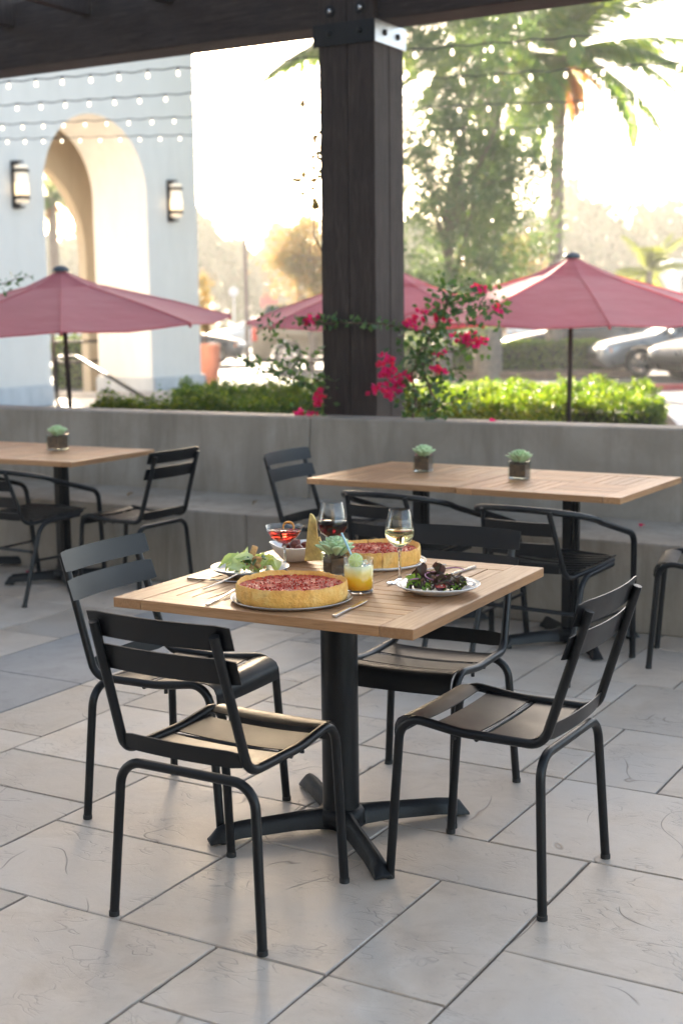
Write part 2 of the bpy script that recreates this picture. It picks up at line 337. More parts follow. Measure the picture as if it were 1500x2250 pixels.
def m_lime():
    m, t, b, o = mat('lime_slice'); tc = N(t, 'TexCoord'); sp = N(t, 'SeparateXYZ'); L(t, tc.outputs['Object'], sp.inputs[0])
    r = math_(t, 'SQRT', math_(t, 'ADD', math_(t, 'POWER', sp.outputs[0], 2), math_(t, 'POWER', sp.outputs[1], 2)))
    ang = math_(t, 'ARCTAN2', sp.outputs[1], sp.outputs[0])
    seg = math_(t, 'ABSOLUTE', math_(t, 'SINE', math_(t, 'MULTIPLY', ang, 4)))
    flesh = mixc(t, ramp(t, seg, [(0.08, (1, 1, 1)), (0.2, (0, 0, 0))]), (0.62, 0.72, 0.25), (0.86, 0.88, 0.66))
    rr = ramp(t, math_(t, 'DIVIDE', r, 0.021), [(0.84, (0, 0, 0)), (0.88, (1, 1, 1))])
    c = mixc(t, rr, flesh, (0.80, 0.86, 0.55))
    c = mixc(t, ramp(t, math_(t, 'DIVIDE', r, 0.021), [(0.94, (0, 0, 0)), (0.96, (1, 1, 1))]), c, (0.16, 0.36, 0.03))
    L(t, c, b.inputs['Base Color']); b.inputs['Roughness'].default_value = 0.3; b.inputs['Subsurface Weight'].default_value = 0.3
    b.inputs['Subsurface Radius'].default_value = (0.008, 0.01, 0.004); return m
M['lime'] = m_lime()
def emis(name, col, st):
    m, t, b, o = mat(name); b.inputs['Base Color'].default_value = (*col, 1); b.inputs['Emission Color'].default_value = (*col, 1)
    b.inputs['Emission Strength'].default_value = st; return m
M['bulb'] = emis('lit_filament_bulb', (1.0, 0.80, 0.55), 0.6)
M['sconce'] = emis('lit_frosted_lamp_glass', (1.0, 0.80, 0.58), 0.055)
M['sconcecore'] = emis('lamp_inner_glow', (1.0, 0.72, 0.40), 0.22)
def carpaint(name, col, met=0.3):
    m = simple(name, col, 0.3, met, 0.05, 2, coat=0.25); return m
M['silver'] = carpaint('silver_car_paint', (0.30, 0.30, 0.30), 0.25)
M['darkcar'] = carpaint('dark_grey_car_paint', (0.02, 0.022, 0.026), 0.0)
M['navycar'] = carpaint('dark_blue_car_paint', (0.02, 0.03, 0.05), 0.0)
M['tancar'] = carpaint('tan_car_paint', (0.26, 0.21, 0.15), 0.1)
M['whitecar'] = carpaint('white_car_paint', (0.72, 0.72, 0.72), 0.0)
M['carglass'] = simple('tinted_car_glass', (0.02, 0.03, 0.035), 0.05, 0, 0.1, 2)
M['tyre'] = simple('tyre_rubber', (0.02, 0.02, 0.02), 0.8)
M['rim'] = simple('alloy_rim', (0.55, 0.55, 0.56), 0.25, 1.0)
M['lamp'] = simple('clear_headlamp', (0.7, 0.72, 0.74), 0.08, 0.4)
M['redlamp'] = simple('red_tail_lamp', (0.5, 0.03, 0.02), 0.15)
M['amber'] = simple('amber_lamp', (0.8, 0.25, 0.03), 0.2)

# ------------------------------------------------------------------ mesh helpers
class MB:
    def __init__(s): s.v = []; s.f = []; s.sm = []
    def add(s, vs, fs, smooth=False):
        k = len(s.v); s.v += [tuple(p) for p in vs]; s.f += [tuple(i + k for i in f) for f in fs]; s.sm += [smooth] * len(fs); return s
    def box(s, c, size, rot=None, taper=1.0):
        hx, hy, hz = (d / 2 for d in size); vs = []
        for z in (-hz, hz):
            k = taper if z > 0 else 1
            for x, y in ((-hx, -hy), (hx, -hy), (hx, hy), (-hx, hy)): vs.append(Vector((x * k, y * k, z)))
        if rot is not None: vs = [rot @ p for p in vs]
        vs = [p + Vector(c) for p in vs]
        return s.add(vs, [(3, 2, 1, 0), (4, 5, 6, 7), (0, 1, 5, 4), (1, 2, 6, 5), (2, 3, 7, 6), (3, 0, 4, 7)])
    def tube(s, pts, r, n=12, caps=True):
        pts = [Vector(p) for p in pts]; m = len(pts)
        rs = r if isinstance(r, (list, tuple)) else [r] * m
        T = [(pts[min(i + 1, m - 1)] - pts[max(i - 1, 0)]).normalized() for i in range(m)]
        a = Vector((0, 0, 1)) if abs(T[0].z) < 0.9 else Vector((1, 0, 0))
        nrm = (a - T[0] * a.dot(T[0])).normalized(); vs = []
        for i in range(m):
            nrm = (nrm - T[i] * nrm.dot(T[i])).normalized(); bn = T[i].cross(nrm)
            for k in range(n):
                w = 2 * math.pi * k / n; vs.append(pts[i] + (nrm * math.cos(w) + bn * math.sin(w)) * rs[i])
        fs = [(i * n + k, i * n + (k + 1) % n, (i + 1) * n + (k + 1) % n, (i + 1) * n + k) for i in range(m - 1) for k in range(n)]
        s.add(vs, fs, True)
        if caps:
            s.add(vs[:n], [tuple(range(n))[::-1]]); s.add(vs[-n:], [tuple(range(n))])
        return s
    def lathe(s, prof, n=32, c=(0, 0, 0), wob=None, closed=False):
        c = Vector(c); vs = []; m = len(prof)
        for j, (r, z) in enumerate(prof):
            for k in range(n):
                a = 2 * math.pi * k / n; rr, zz = (r, z) if wob is None else wob(r, z, a, j)
                vs.append(c + Vector((rr * math.cos(a), rr * math.sin(a), zz)))
        rng = range(m) if closed else range(m - 1)
        fs = [(j * n + k, j * n + (k + 1) % n, ((j + 1) % m) * n + (k + 1) % n, ((j + 1) % m) * n + k) for j in rng for k in range(n)]
        s.add(vs, fs, True)
        if not closed:
            if prof[0][0] > 1e-5 and prof[0][0] < 1e9: s.add(vs[:n], [tuple(range(n))[::-1]])
            if prof[-1][0] > 1e-5: s.add(vs[-n:], [tuple(range(n))])
        return s
    def grid(s, G, thick=0.0, smooth=True):
        """G[i][j] points; optional thickness gives a closed sheet"""
        a, b = len(G), len(G[0]); flat = [Vector(p) for row in G for p in row]
        q = [(i * b + j, i * b + j + 1, (i + 1) * b + j + 1, (i + 1) * b + j) for i in range(a - 1) for j in range(b - 1)]
        if not thick: return s.add(flat, q, smooth)
        nr = [Vector((0, 0, 0)) for _ in flat]
        for f in q:
            nn = (flat[f[1]] - flat[f[0]]).cross(flat[f[3]] - flat[f[0]])
            for i in f: nr[i] += nn
        back = [p - n_.normalized() * thick for p, n_ in zip(flat, nr)]; K = len(flat)
        fs = q + [tuple(i + K for i in f[::-1]) for f in q]
        s.add(flat + back, fs, smooth)
        ed = [i for i in range(b)] + [i * b + b - 1 for i in range(1, a)] + [(a - 1) * b + j for j in range(b - 2, -1, -1)] + [i * b for i in range(a - 2, 0, -1)]
        vs = flat + back; base = len(s.v) - 2 * K
        for i in range(len(ed)):
            x, y = ed[i], ed[(i + 1) % len(ed)]
            s.f.append((base + y, base + x, base + x + K, base + y + K)); s.sm.append(False)
        return s
    def poly(s, pts, d):
        """extrude polygon pts by vector d"""
        pts = [Vector(p) for p in pts]; n = len(pts); d = Vector(d)
        vs = pts + [p + d for p in pts]
        return s.add(vs, [tuple(range(n))[::-1], tuple(range(n, 2 * n))] + [(i, (i + 1) % n, (i + 1) % n + n, i + n) for i in range(n)])
    def mesh(s, name, m, fix=True):
        me = bpy.data.meshes.new(name); me.from_pydata(s.v, [], s.f); me.polygons.foreach_set('use_smooth', s.sm)
        me.materials.append(m); me.update()
        if fix:
            import bmesh
            bm = bmesh.new(); bm.from_mesh(me); bmesh.ops.recalc_face_normals(bm, faces=bm.faces); bm.to_mesh(me); bm.free()
        if any(s.sm) and not all(s.sm): me.set_sharp_from_angle(angle=R(38))
        return me
    def build(s, name, m, parent=None, bevel=0, loc=None, rot=None, fix=True, label=None, kind=None, seg=2):
        me = s.mesh(name, m, fix)
        return link(name, me, parent, bevel, loc, rot, label, kind, seg)
def link(name, me, parent=None, bevel=0, loc=None, rot=None, label=None, kind=None, seg=2):
    o = bpy.data.objects.new(name, me); COL.objects.link(o)
    if parent is not None: o.parent = parent
    if loc is not None: o.location = loc
    if rot is not None: o.rotation_euler = rot
    if bevel:
        b = o.modifiers.new('bevel', 'BEVEL'); b.width = bevel; b.segments = seg; b.limit_method = 'ANGLE'; b.angle_limit = R(35)
        b.harden_normals = False
    if label: o['label'] = label
    if kind: o['kind'] = kind
    return o
def fillet(pts, rad, n=6):
    pts = [Vector(p) for p in pts]; out = [pts[0]]
    rads = rad if isinstance(rad, (list, tuple)) else [rad] * (len(pts) - 2)
    for i in range(1, len(pts) - 1):
        a, b, c = pts[i - 1], pts[i], pts[i + 1]; d1 = (a - b).normalized(); d2 = (c - b).normalized()
        ang = d1.angle(d2)
        if ang > math.pi - 0.02: out.append(b); continue
        tt = min(rads[i - 1] / math.tan(ang / 2), (a - b).length * 0.49, (c - b).length * 0.49)
        p1, p2 = b + d1 * tt, b + d2 * tt
        rr = tt * math.tan(ang / 2); bis = (d1 + d2).normalized(); cen = b + bis * (rr / math.sin(ang / 2))
        v1, v2 = p1 - cen, p2 - cen; ax = v1.cross(v2).normalized(); th = v1.angle(v2)
        for k in range(n + 1): out.append(cen + Matrix.Rotation(th * k / n, 3, ax) @ v1)
    out.append(pts[-1]); return out
def thing(name, label, cat, loc=(0, 0, 0), rotz=0, group=None):
    o = bpy.data.objects.new(name, None); COL.objects.link(o); o.empty_display_size = 0.1
    o.location = loc; o.rotation_euler = (0, 0, rotz); o['label'] = label; o['category'] = cat
    if group: o['group'] = group
    return o
def tag(o, label, cat, group=None):
    o['label'] = label; o['category'] = cat
    if group: o['group'] = group
    return o
def struct(o): o['kind'] = 'structure'; return o
def copy_tree(o, parent=None):
    c = o.copy(); COL.objects.link(c)
    if parent is not None: c.parent = parent
    for ch in list(o.children): copy_tree(ch, c)
    return c
def dup(o, loc, rotz, label, group=None):
    c = copy_tree(o); c.location = loc; c.rotation_euler = (0, 0, rotz); c['label'] = label
    if group: c['group'] = group
    return c
def leafcloud(name, cen, size, m, parent=None, up=0.0, aspect=0.55, kind='stuff', seed=1, cup=0.0):
    """many small pointed leaves (two triangles folded along the midrib) at the given centres"""
    g = np.random.default_rng(seed); n = len(cen)
    if n == 0: return None
    d = g.normal(size=(n, 3)); d[:, 2] += up * 0; d /= np.linalg.norm(d, axis=1)[:, None]
    nn = g.normal(size=(n, 3)); nn[:, 2] += up; w = np.cross(d, nn); w /= np.linalg.norm(w, axis=1)[:, None]
    nv = np.cross(w, d)
    s = (size * (0.65 + 0.7 * g.random(n)))[:, None]
    a = cen - d * s * 0.5; b_ = cen + d * s * 0.5; c = cen + w * s * aspect * 0.5 + nv * s * 0.1; e = cen - w * s * aspect * 0.5 + nv * s * 0.1
    V = np.stack([a, c, b_, e], 1).reshape(-1, 3)
    me = bpy.data.meshes.new(name); me.vertices.add(4 * n); me.vertices.foreach_set('co', V.ravel().astype(np.float32))
    me.loops.add(6 * n); me.polygons.add(2 * n)
    k = np.arange(n) * 4
    idx = np.stack([k, k + 1, k + 2, k, k + 2, k + 3], 1).ravel()
    me.loops.foreach_set('vertex_index', idx.astype(np.int32))
    me.polygons.foreach_set('loop_start', (np.arange(2 * n) * 3).astype(np.int32))
    me.materials.append(m); me.update(calc_edges=True); me.validate()
    return link(name, me, parent, kind=kind)

# ================================================================== THE SETTING
# ---- patio floor of cleft stone pavers
fl = MB().poly([P(-16, -5, -0.007), P(6, -5, -0.007), P(6, 7.02, -0.007), P(-16, 7.02, -0.007)], (0, 0, -0.75)).build('patio_floor', M['grout'])
struct(fl); fl['label'] = 'stone paved patio floor with a grey concrete strip'
MOD, UO, VO = 0.1525, -2.135, 2.547
_pm = {}
def paver(u0, v0, u1, v1, m=None, nm='paving_stone'):
    g = 0.0038; w, d = round(u1 - u0 - 2 * g, 3), round(v1 - v0 - 2 * g, 3)
    key = (w, d, nm)
    if key not in _pm:
        c = 0.0022; hw, hd = w / 2, d / 2; b = MB(); rr = random.Random(int(w * 1000 + d * 77))
        # slightly wavy chamfered edge
        def ring(off, z, jit):
            out = []
            for (x0, y0, x1, y1) in ((-1, -1, 1, -1), (1, -1, 1, 1), (1, 1, -1, 1), (-1, 1, -1, -1)):
                for k in range(5):
                    t = k / 5; x = (x0 + (x1 - x0) * t) * (hw - off); y = (y0 + (y1 - y0) * t) * (hd - off)
                    out.append((x + rr.uniform(-jit, jit), y + rr.uniform(-jit, jit), z))
            return out
        r0 = ring(0, -0.03, 0); r1 = ring(0.0005, -c, 0.0006); r2 = ring(c, 0, 0.0018); n = 20
        b.add(r0 + r1 + r2, [(i, (i + 1) % n, (i + 1) % n + n, i + n) for i in range(n)] + [(i + n, (i + 1) % n + n, (i + 1) % n + 2 * n, i + 2 * n) for i in range(n)] + [tuple(range(2 * n, 3 * n))])
        _pm[key] = b.mesh(nm, m or M['stone'], False)
    p = P((u0 + u1) / 2, (v0 + v1) / 2, rnd.uniform(-0.0008, 0.0012))
    o = link(nm, _pm[key], fl, loc=p, rot=(0, 0, YU + (rnd.choice([0, math.pi]) if nm == 'paving_stone' else 0)))
    return o
SU0, SU1 = -4.335, -3.707
occ = {}
def place(i0, j0, i1, j1):
    for i in range(i0, i1):
        for j in range(j0, j1): occ[(i, j)] = 1
    a, b = UO + i0 * MOD, UO + i1 * MOD
    if i0 == -10: a = SU1
    if i1 == -14: b = SU0
    paver(a, VO + j0 * MOD, b, min(VO + j1 * MOD, 6.168))
for t in ((0, 0, 4, 4), (4, 0, 6, 4), (-4, 0, 0, 3), (6, 2, 10, 6), (6, -2, 10, 2), (2, 4, 6, 6), (4, 6, 10, 10), (4, 10, 6, 14), (2, -2, 4, 0), (-2, -4, 2, 0), (4, -4, 6, 0), (-8, 0, -4, 4), (0, 6, 4, 10), (-4, 3, 0, 6)):
    place(*t)
sizes = [(4, 4), (6, 4), (4, 3), (2, 4), (4, 2), (3, 4), (4, 6), (3, 3), (2, 3), (3, 2), (2, 2), (1, 2), (2, 1), (1, 3), (3, 1), (1, 1)]
for j in range(-9, 24):
    for i in list(range(-38, -14)) + list(range(-10, 26)):
        if (i, j) in occ: continue
        big = sizes[:7]; rnd.shuffle(big)
        for (w, h) in big + sizes[7:]:
            lim = -14 if i < -14 else 26
            if i + w > lim or j + h > 24: continue
            if all((i + a, j + b) not in occ for a in range(w) for b in range(h)):
                # never leave a one-cell sliver beside the strip or the wall
                if lim - (i + w) == 1 or 24 - (j + h) == 1: continue
                place(i, j, i + w, j + h); break
        else:
            place(i, j, i + 1, j + 1)
for k in range(6):
    paver(SU0, 0.4 + k * 0.9613, SU1, 0.4 + (k + 1) * 0.9613, M['strip'], 'strip_slab')

# ---- concrete bench wall
cw = thing('bench_wall', 'long grey cast concrete bench with a tall back wall along the patio edge', 'bench wall', P(-3, 6.5, 0), YU)
def slab(name, u0, u1, prof, mt, par):
    # profile (v, z) in the bench wall's frame, extruded along u
    b = MB().poly([Vector((u0, v - 6.5, z)) for v, z in prof], (u1 - u0, 0, 0))
    return b.build(name, mt, par, bevel=0.012, seg=3)
joints = [-13.0, -10.5, -8.2, -5.75, -4.17, -1.3, 1.0, 3.5]
for a, b_ in zip(joints[:-1], joints[1:]):
    slab('bench_seat', a + 3 + 0.002, b_ + 3 - 0.002, [(6.17, -0.005), (6.17, 0.43), (6.835, 0.438), (6.835, -0.005)], M['conc'], cw)
for a, b_ in zip([-13, -9.0, -4.17, 1.2], [-9.0, -4.17, 1.2, 3.5]):
    slab('back_wall', a + 3 + 0.002, b_ + 3 - 0.002, [(6.836, -0.7), (6.836, 0.43), (6.862, 0.912), (7.05, 0.916), (7.05, -0.7)], M['conc'], cw)

# ---- lower terrace, plaza, road, far ground
ter = MB().poly([P(-16, 7.05, -0.65), P(6, 7.05, -0.65), P(12, 20, -0.65), P(-16, 20, -0.65)], (0, 0, -0.1)).build('lower_terrace', M['pave']); struct(ter)
struct(MB().box((0, 10, -0.95), (700, 700, 0.2)).build('ground', M['ground']))
struct(MB().box((0, 215, -0.35), (600, 400, 0.7)).build('plaza_ground', M['ground'])) 
struct(MB().box((0, 20.6, 0.002), (60, 11.0, 0.02)).build('pavement', M['pave']))
struct(MB().box((0, 49, 0.004), (200, 45.5, 0.012)).build('road', M['asphalt']))
k1 = MB().box((12.7, 26.08, 0.06), (15.4, 0.16, 0.14)).build('red_kerb', M['redcurb'], bevel=0.02); struct(k1)
struct(MB().box((-13, 26.12, 0.05), (36, 0.16, 0.12)).build('grey_kerb', M['pave'], bevel=0.02))
isl = MB().poly([(2.3, 31.2, 0.01), (6.6, 31.2, 0.01), (7.2, 33, 0.01), (6.9, 37, 0.01), (1.4, 37, 0.01), (1.5, 33, 0.01)], (0, 0, 0.14)).build('planting_island', M['mulch']); struct(isl)
# painted bay lines
for i in range(6):
    struct(MB().box((-6 + i * 2.8, 43, 0.016), (0.1, 4.5, 0.004)).build('parking_line', M['whitepaint']))

# ---- raised planters carrying the boxwood
def planter(name, label, pts, h=0.44):
    o = thing(name, label, 'planter')
    MB().poly([(x, y, -0.66) for x, y in pts], (0, 0, 0.66 + h)).build('planter_wall', M['stucco'], o, bevel=0.01)
    cx = sum(p[0] for p in pts) / len(pts); cy = sum(p[1] for p in pts) / len(pts)
    MB().poly([(cx + (x - cx) * 0.94, cy + (y - cy) * 0.94, h - 0.005) for x, y in pts], (0, 0, 0.012)).build('planter_soil', M['soil'], o)
    return o
planter('planter', 'raised white planter under the shaded boxwood left of the post', [(-2.25, 11.35), (-0.05, 10.2), (-0.05, 14.9), (-2.25, 14.9)])
planter('planter', 'raised white planter under the sunlit boxwood right of the post', [(0.45, 10.0), (1.72, 10.0), (1.72, 11.2), (2.95, 11.2), (3.6, 14.9), (0.45, 14.9)])

# ---- white building with the arch
A0 = Vector((-5.69, 22.93, 0)); BD = Vector((0.5418, 0.8405, 0)); BN = Vector((-0.8405, 0.5418, 0))
def BW(s, t, z): return A0 + BD * s + BN * t + Vector((0, 0, z))
def s_at(px, t):      # where the sight line over image column px crosses the plane t behind the front
    k = (px - 750) / F_PX; q = A0 + BN * t
    return (k * q.y - q.x) / (BD.x - k * BD.y)
BT = 10.0
bld = thing('arched_building', 'white stucco building with a tall arched gateway', 'building', BW(2, 0, 0))
bld.matrix_world = Matrix.Translation(BW(0, 0, 0))
BI = bld.matrix_world.inverted()
def bwall(name, s_l, s_r, t0, th, o0, o1, zs, mt, rev=None, parent=None):
    """wall with an arched opening o0..o1 springing at zs"""
    r = (o1 - o0) / 2; c = (o0 + o1) / 2; b = MB(); L_ = lambda p: BI @ p
    d = BN * th
    b.poly([L_(BW(s_l, t0, -0.02)), L_(BW(o0, t0, -0.02)), L_(BW(o0, t0, BT)), L_(BW(s_l, t0, BT))], d)
    b.poly([L_(BW(o1, t0, -0.02)), L_(BW(s_r, t0, -0.02)), L_(BW(s_r, t0, BT)), L_(BW(o1, t0, BT))], d)
    n = 28; arc = [(c - r * math.cos(math.pi * k / n), zs + r * math.sin(math.pi * k / n)) for k in range(n + 1)]
    b.poly([L_(BW(s, t0, z)) for s, z in arc] + [L_(BW(o1, t0, BT)), L_(BW(o0, t0, BT))], d)
    o = b.build(name, mt, bld)
    if rev:
        out = [(o0, -0.01)] + arc + [(o1, -0.01)]
        inn = [(c + (s - c) * (r - 0.02) / r, (z if z < zs else zs + (z - zs) * (r - 0.02) / r)) for s, z in out]
        v = []; m = len(out)
        for (s, z), (s2, z2) in zip(out, inn):
            v += [L_(BW(s, t0 + 0.004, z)), L_(BW(s, t0 + th + 0.004, z)), L_(BW(s2, t0 + th + 0.004, z2)), L_(BW(s2, t0 + 0.004, z2))]
        f = []
        for i in range(m - 1):
            a, c_ = i * 4, i * 4 + 4
            f += [(a + k, a + (k + 1) % 4, c_ + (k + 1) % 4, c_ + k) for k in range(4)]
        MB().add(v, f).build('arch_reveal', rev, bld)
    return o
o0, o1 = s_at(118, 0), s_at(341, 0)
bwall('front_wall', -16, 5.39, 0, 1.35, o0, o1, 3.76, M['stucco'], M['creamst'])
b1 = s_at(190, 2.5); bwall('rear_wall', -3.0, 4.98, 2.3, 0.2, b1 - 3.52, b1, 2.8, M['tanst'], M['tanst'])
LB = lambda p: BI @ p
MB().poly([LB(BW(5.0, 1.352, 0)), LB(BW(5.39, 1.352, 0)), LB(BW(5.39, 2.75, 0)), LB(BW(5.0, 2.75, 0))], (0, 0, BT)).build('side_wall', M['stucco'], bld)
MB().poly([LB(BW(-3.4, 1.352, 0)), LB(BW(-3.0, 1.352, 0)), LB(BW(-3.0, 2.75, 0)), LB(BW(-3.4, 2.75, 0))], (0, 0, BT)).build('side_wall', M['tanst'], bld)
MB().poly([LB(BW(-16, -0.06, BT)), LB(BW(5.45, -0.06, BT)), LB(BW(5.45, 2.8, BT)), LB(BW(-16, 2.8, BT))], (0, 0, 0.25)).build('roof', M['stucco'], bld)
MB().poly([LB(BW(-2.99, 1.353, 6.6)), LB(BW(4.99, 1.353, 6.6)), LB(BW(4.99, 2.29, 6.6)), LB(BW(-2.99, 2.29, 6.6))], (0, 0, 0.1)).build('ceiling', M['tanst'], bld)
for a, b_ in ((-16, o0 - 0.001), (o1 + 0.001, 5.45)):
    MB().poly([LB(BW(a, -0.07, 0)), LB(BW(b_, -0.07, 0)), LB(BW(b_, -0.001, 0)), LB(BW(a, -0.001, 0))], (0, 0, 0.36)).build('plinth', M['plinth'], bld, bevel=0.01)
MB().poly([LB(BW(o1 - 0.05, -0.06, 0)), LB(BW(o1 - 0.021, -0.06, 0)), LB(BW(o1 - 0.021, 1.4, 0)), LB(BW(o1 - 0.05, 1.4, 0))], (0, 0, 0.36)).build('plinth', M['plinth'], bld)
MB().poly([LB(BW(5.392, -0.07, 0)), LB(BW(5.45, -0.07, 0)), LB(BW(5.45, 2.7, 0)), LB(BW(5.392, 2.7, 0))], (0, 0, 0.36)).build('plinth', M['plinth'], bld)
# metal gate frame inside the archway
gt = thing('metal_gate', 'dark metal gate frame with two cross bars inside the archway', 'gate', BW(s_at(238, 1.6), 1.6, 0), math.atan2(BD.y, BD.x))
MB().box((0, 0, 1.0), (0.07, 0.07, 2.0)).build('gate_post', M['poleb'], gt, bevel=0.005)
for z in (1.05, 0.66): MB().box((-0.72, 0, z), (1.36, 0.04, 0.06)).build('cross_bar', M['poleb'], gt)
MB().box((-1.43, 0, 0.6), (0.06, 0.06, 1.2)).build('gate_post', M['poleb'], gt)

# ---- wall lanterns
def sconce(px, zc, label):
    s = s_at(px, -0.001); o = thing('wall_lantern', label, 'wall lantern', BW(s, 0, zc), math.atan2(BD.y, BD.x), 'lanterns on the arched building')
    MB().box((0, -0.025, 0), (0.15, 0.04, 0.78)).build('back_plate', M['poleb'], o, bevel=0.004)
    for z in (-0.22, 0.22):
        b = MB(); b.lathe([(0.130, z - 0.028), (0.130, z + 0.028), (0.112, z + 0.028), (0.112, z - 0.028)], 24, (0, -0.17, 0), closed=True); b.box((0, -0.06, z), (0.05, 0.1, 0.03)); b.build('holder_ring', M['poleb'], o)
    for z in (-0.37, 0.37): MB().box((0, -0.10, z), (0.12, 0.14, 0.03)).build('holder_arm', M['poleb'], o)
    MB().lathe([(0.0, -0.30), (0.108, -0.30), (0.108, 0.30), (0.0, 0.30)], 24, (0, -0.17, 0)).build('glass_shade', M['sconce'], o)
    MB().lathe([(0.0, -0.18), (0.115, -0.18), (0.115, 0.02), (0.0, 0.02)], 20, (0, -0.17, 0)).build('glowing_band', M['sconcecore'], o)
    return o
sconce(57, 3.72, 'lit cylindrical wall lantern left of the arch')
sconce(388, 3.70, 'lit cylindrical wall lantern right of the arch')

# ---- handrail by the steps
hr = thing('handrail', 'black metal handrail sloping down past the left umbrella pole', 'handrail', aty(128, 895, 20))
def hl(p): return p - hr.location
pa, pb, pc = aty(126, 900, 20.0), aty(122, 786, 20.0), aty(166, 782, 20.6)
pd = aty(372, 907, 13.2)
pe = pd + Vector((0.05, -0.2, -0.1))
MB().tube(fillet([hl(Vector((pa.x, pa.y, -0.1))), hl(pb), hl(pc), hl(pd), hl(pe)], [0.12, 0.05, 0.1]), 0.024, 10).build('rail', M['poleb'], hr)
MB().tube([hl(pd) + Vector((-0.5, 0.9, 0.05)) * 0 + Vector((0, 0, 0)), hl(Vector((pd.x, pd.y, -0.65)))], 0.02, 8).build('rail_post', M['poleb'], hr)

# ================================================================== PERGOLA
pg = thing('pergola', 'dark stained timber pergola with a square post and heavy beams overhead', 'pergola', P(-4.03, 7.27, -0.65), YU)
ox, oy, oz = -4.03, 7.27, -0.65
def G(u, v, z): return (u - ox, v - oy, z - oz)
PU0, PU1, PV0, PV1 = -4.211, -3.846, 7.09, 7.455
pm, vm = (PU0 + PU1) / 2 + 0.006, (PV0 + PV1) / 2
g_ = 0.0025
for (a, b_, c, d) in ((PU0, pm - g_, PV0, vm - g_), (pm + g_, PU1, PV0, vm - g_), (PU0, pm - g_, vm + g_, PV1), (pm + g_, PU1, vm + g_, PV1)):
    MB().box(G((a + b_) / 2, (c + d) / 2, 1.55), (b_ - a, d - c, 4.4)).build('post_timber', M['timber'], pg, bevel=0.006)
# beams, butted against the post
def beam(u0, u1, v0, v1, z0, z1, nm='beam', mt='beam'):
    return MB().box(G((u0 + u1) / 2, (v0 + v1) / 2, (z0 + z1) / 2), (u1 - u0, v1 - v0, z1 - z0)).build(nm, M[mt], pg, bevel=0.008)
beam(-13.5, PU0 - 0.003, 7.13, 7.40, 3.165, 3.585)
beam(PU1 + 0.003, 3.5, 7.13, 7.40, 3.165, 3.585)
for k in range(19):
    u = -11.2 + k * 0.655
    MB().box(G(u, 3.7, 3.53), (0.075, 7.8, 0.2)).build('rafter', M['timber'], pg)
beam(-13.5, 3.5, 1.2, 1.4, 3.64, 3.9)
# steel strap round the post
for (a, b_, c, d) in ((PU0 - 0.03, PU1 + 0.012, PV0 - 0.012, PV0 - 0.002),):
    MB().box(G((a + b_) / 2, (c + d) / 2, 3.105), (b_ - a, d - c, 0.125)).build('steel_strap', M['cast'], pg, bevel=0.002)
stp = simple('sky_pale_strap', (0.50, 0.52, 0.54), 0.42, 0.85, 0.15, 12, 0.1)  # sky reflection put into the colour, paler than the dark front strap
MB().box(G(PU1 + 0.007, (PV0 + PV1) / 2 + 0.004, 3.105), (0.01, PV1 - PV0 + 0.02, 0.125)).build('side_strap', stp, pg, bevel=0.002)
for u in (-4.13, -3.93):
    MB().lathe([(0.0, 0.0), (0.016, 0.0), (0.016, 0.01), (0.011, 0.014), (0, 0.015)], 12).build('bolt', M['cast'], pg, loc=G(u, PV0 - 0.012, 3.11), rot=(R(90), 0, 0))
    b = MB(); b.lathe([(0.020, 0.0), (0.034, 0.0), (0.034, 0.006), (0.020, 0.006)], 20, closed=True); b.build('washer', M['cast'], pg, loc=G(u, PV0 - 0.001, 3.235), rot=(R(90), 0, 0))
    MB().lathe([(0.0, 0.0), (0.014, 0.0), (0.014, 0.012), (0, 0.013)], 6).build('bolt', M['steel'], pg, loc=G(u, PV0 - 0.002, 3.235), rot=(R(90), 0, 0))
for v in (7.20, 7.36):
    MB().lathe([(0.0, 0.0), (0.018, 0.0), (0.018, 0.012), (0, 0.014)], 8).build('bolt', M['cast'], pg, loc=G(PU1 + 0.011, v, 3.105), rot=(0, R(90), 0))

# ================================================================== STRING LIGHTS
sock_m = MB().lathe([(0.0, 0.0), (0.008, 0.0), (0.016, -0.008), (0.0165, -0.045), (0.0, -0.045)], 10).mesh('socket', M['rope'])
bulb_m = MB().lathe([(0.0, -0.046), (0.013, -0.046), (0.017, -0.058), (0.028, -0.078), (0.030, -0.092), (0.024, -0.110), (0.010, -0.121), (0.0, -0.123)], 12).mesh('bulb', M['bulb'])
ROWS = [((20, 176), (1452, 62), 13.3, 10.1, 19, -4, 23), ((38, 226), (1492, 134), 14.8, 11.4, 22, -4, 26), ((5, 271), (1491, 210), 17.6, 13.5, 26, -4, 30), ((15, 303), (1437, 272), 19.3, 14.9, 28, -4, 33)]
names = ['highest and nearest string of lit bulbs above the patio', 'second string of lit bulbs from the top', 'third string of lit bulbs from the top, crossing the arch', 'lowest string of lit bulbs, crossing the arch']
for (p0, p1, d0, d1, n, i0, i1), lb in zip(ROWS, names):
    a, b_ = aty(*p0, d0), aty(*p1, d1); st = (b_ - a) / n
    o = thing('string_lights', lb, 'string lights', a + st * i0, 0, 'strings of bulbs over the terrace')
    pts = []
    for i in range(i0, i1 + 1):
        q = a + st * i; pts.append(q - o.location + Vector((0, 0, 0.0)))
        if i < i1: pts.append(q + st * 0.5 - o.location - Vector((0, 0, 0.012 + 0.008 * rnd.random())))
    MB().tube(pts, 0.0055, 6).build('cable', M['rope'], o)
    for i in range(i0, i1 + 1):
        q = a + st * i; bu = link('bulb', bulb_m, o, loc=q - o.location, rot=(rnd.uniform(-.12, .12), rnd.uniform(-.15, .15), 0)); link('socket', sock_m, bu); bu.scale = (0.52, 0.52, 0.62)

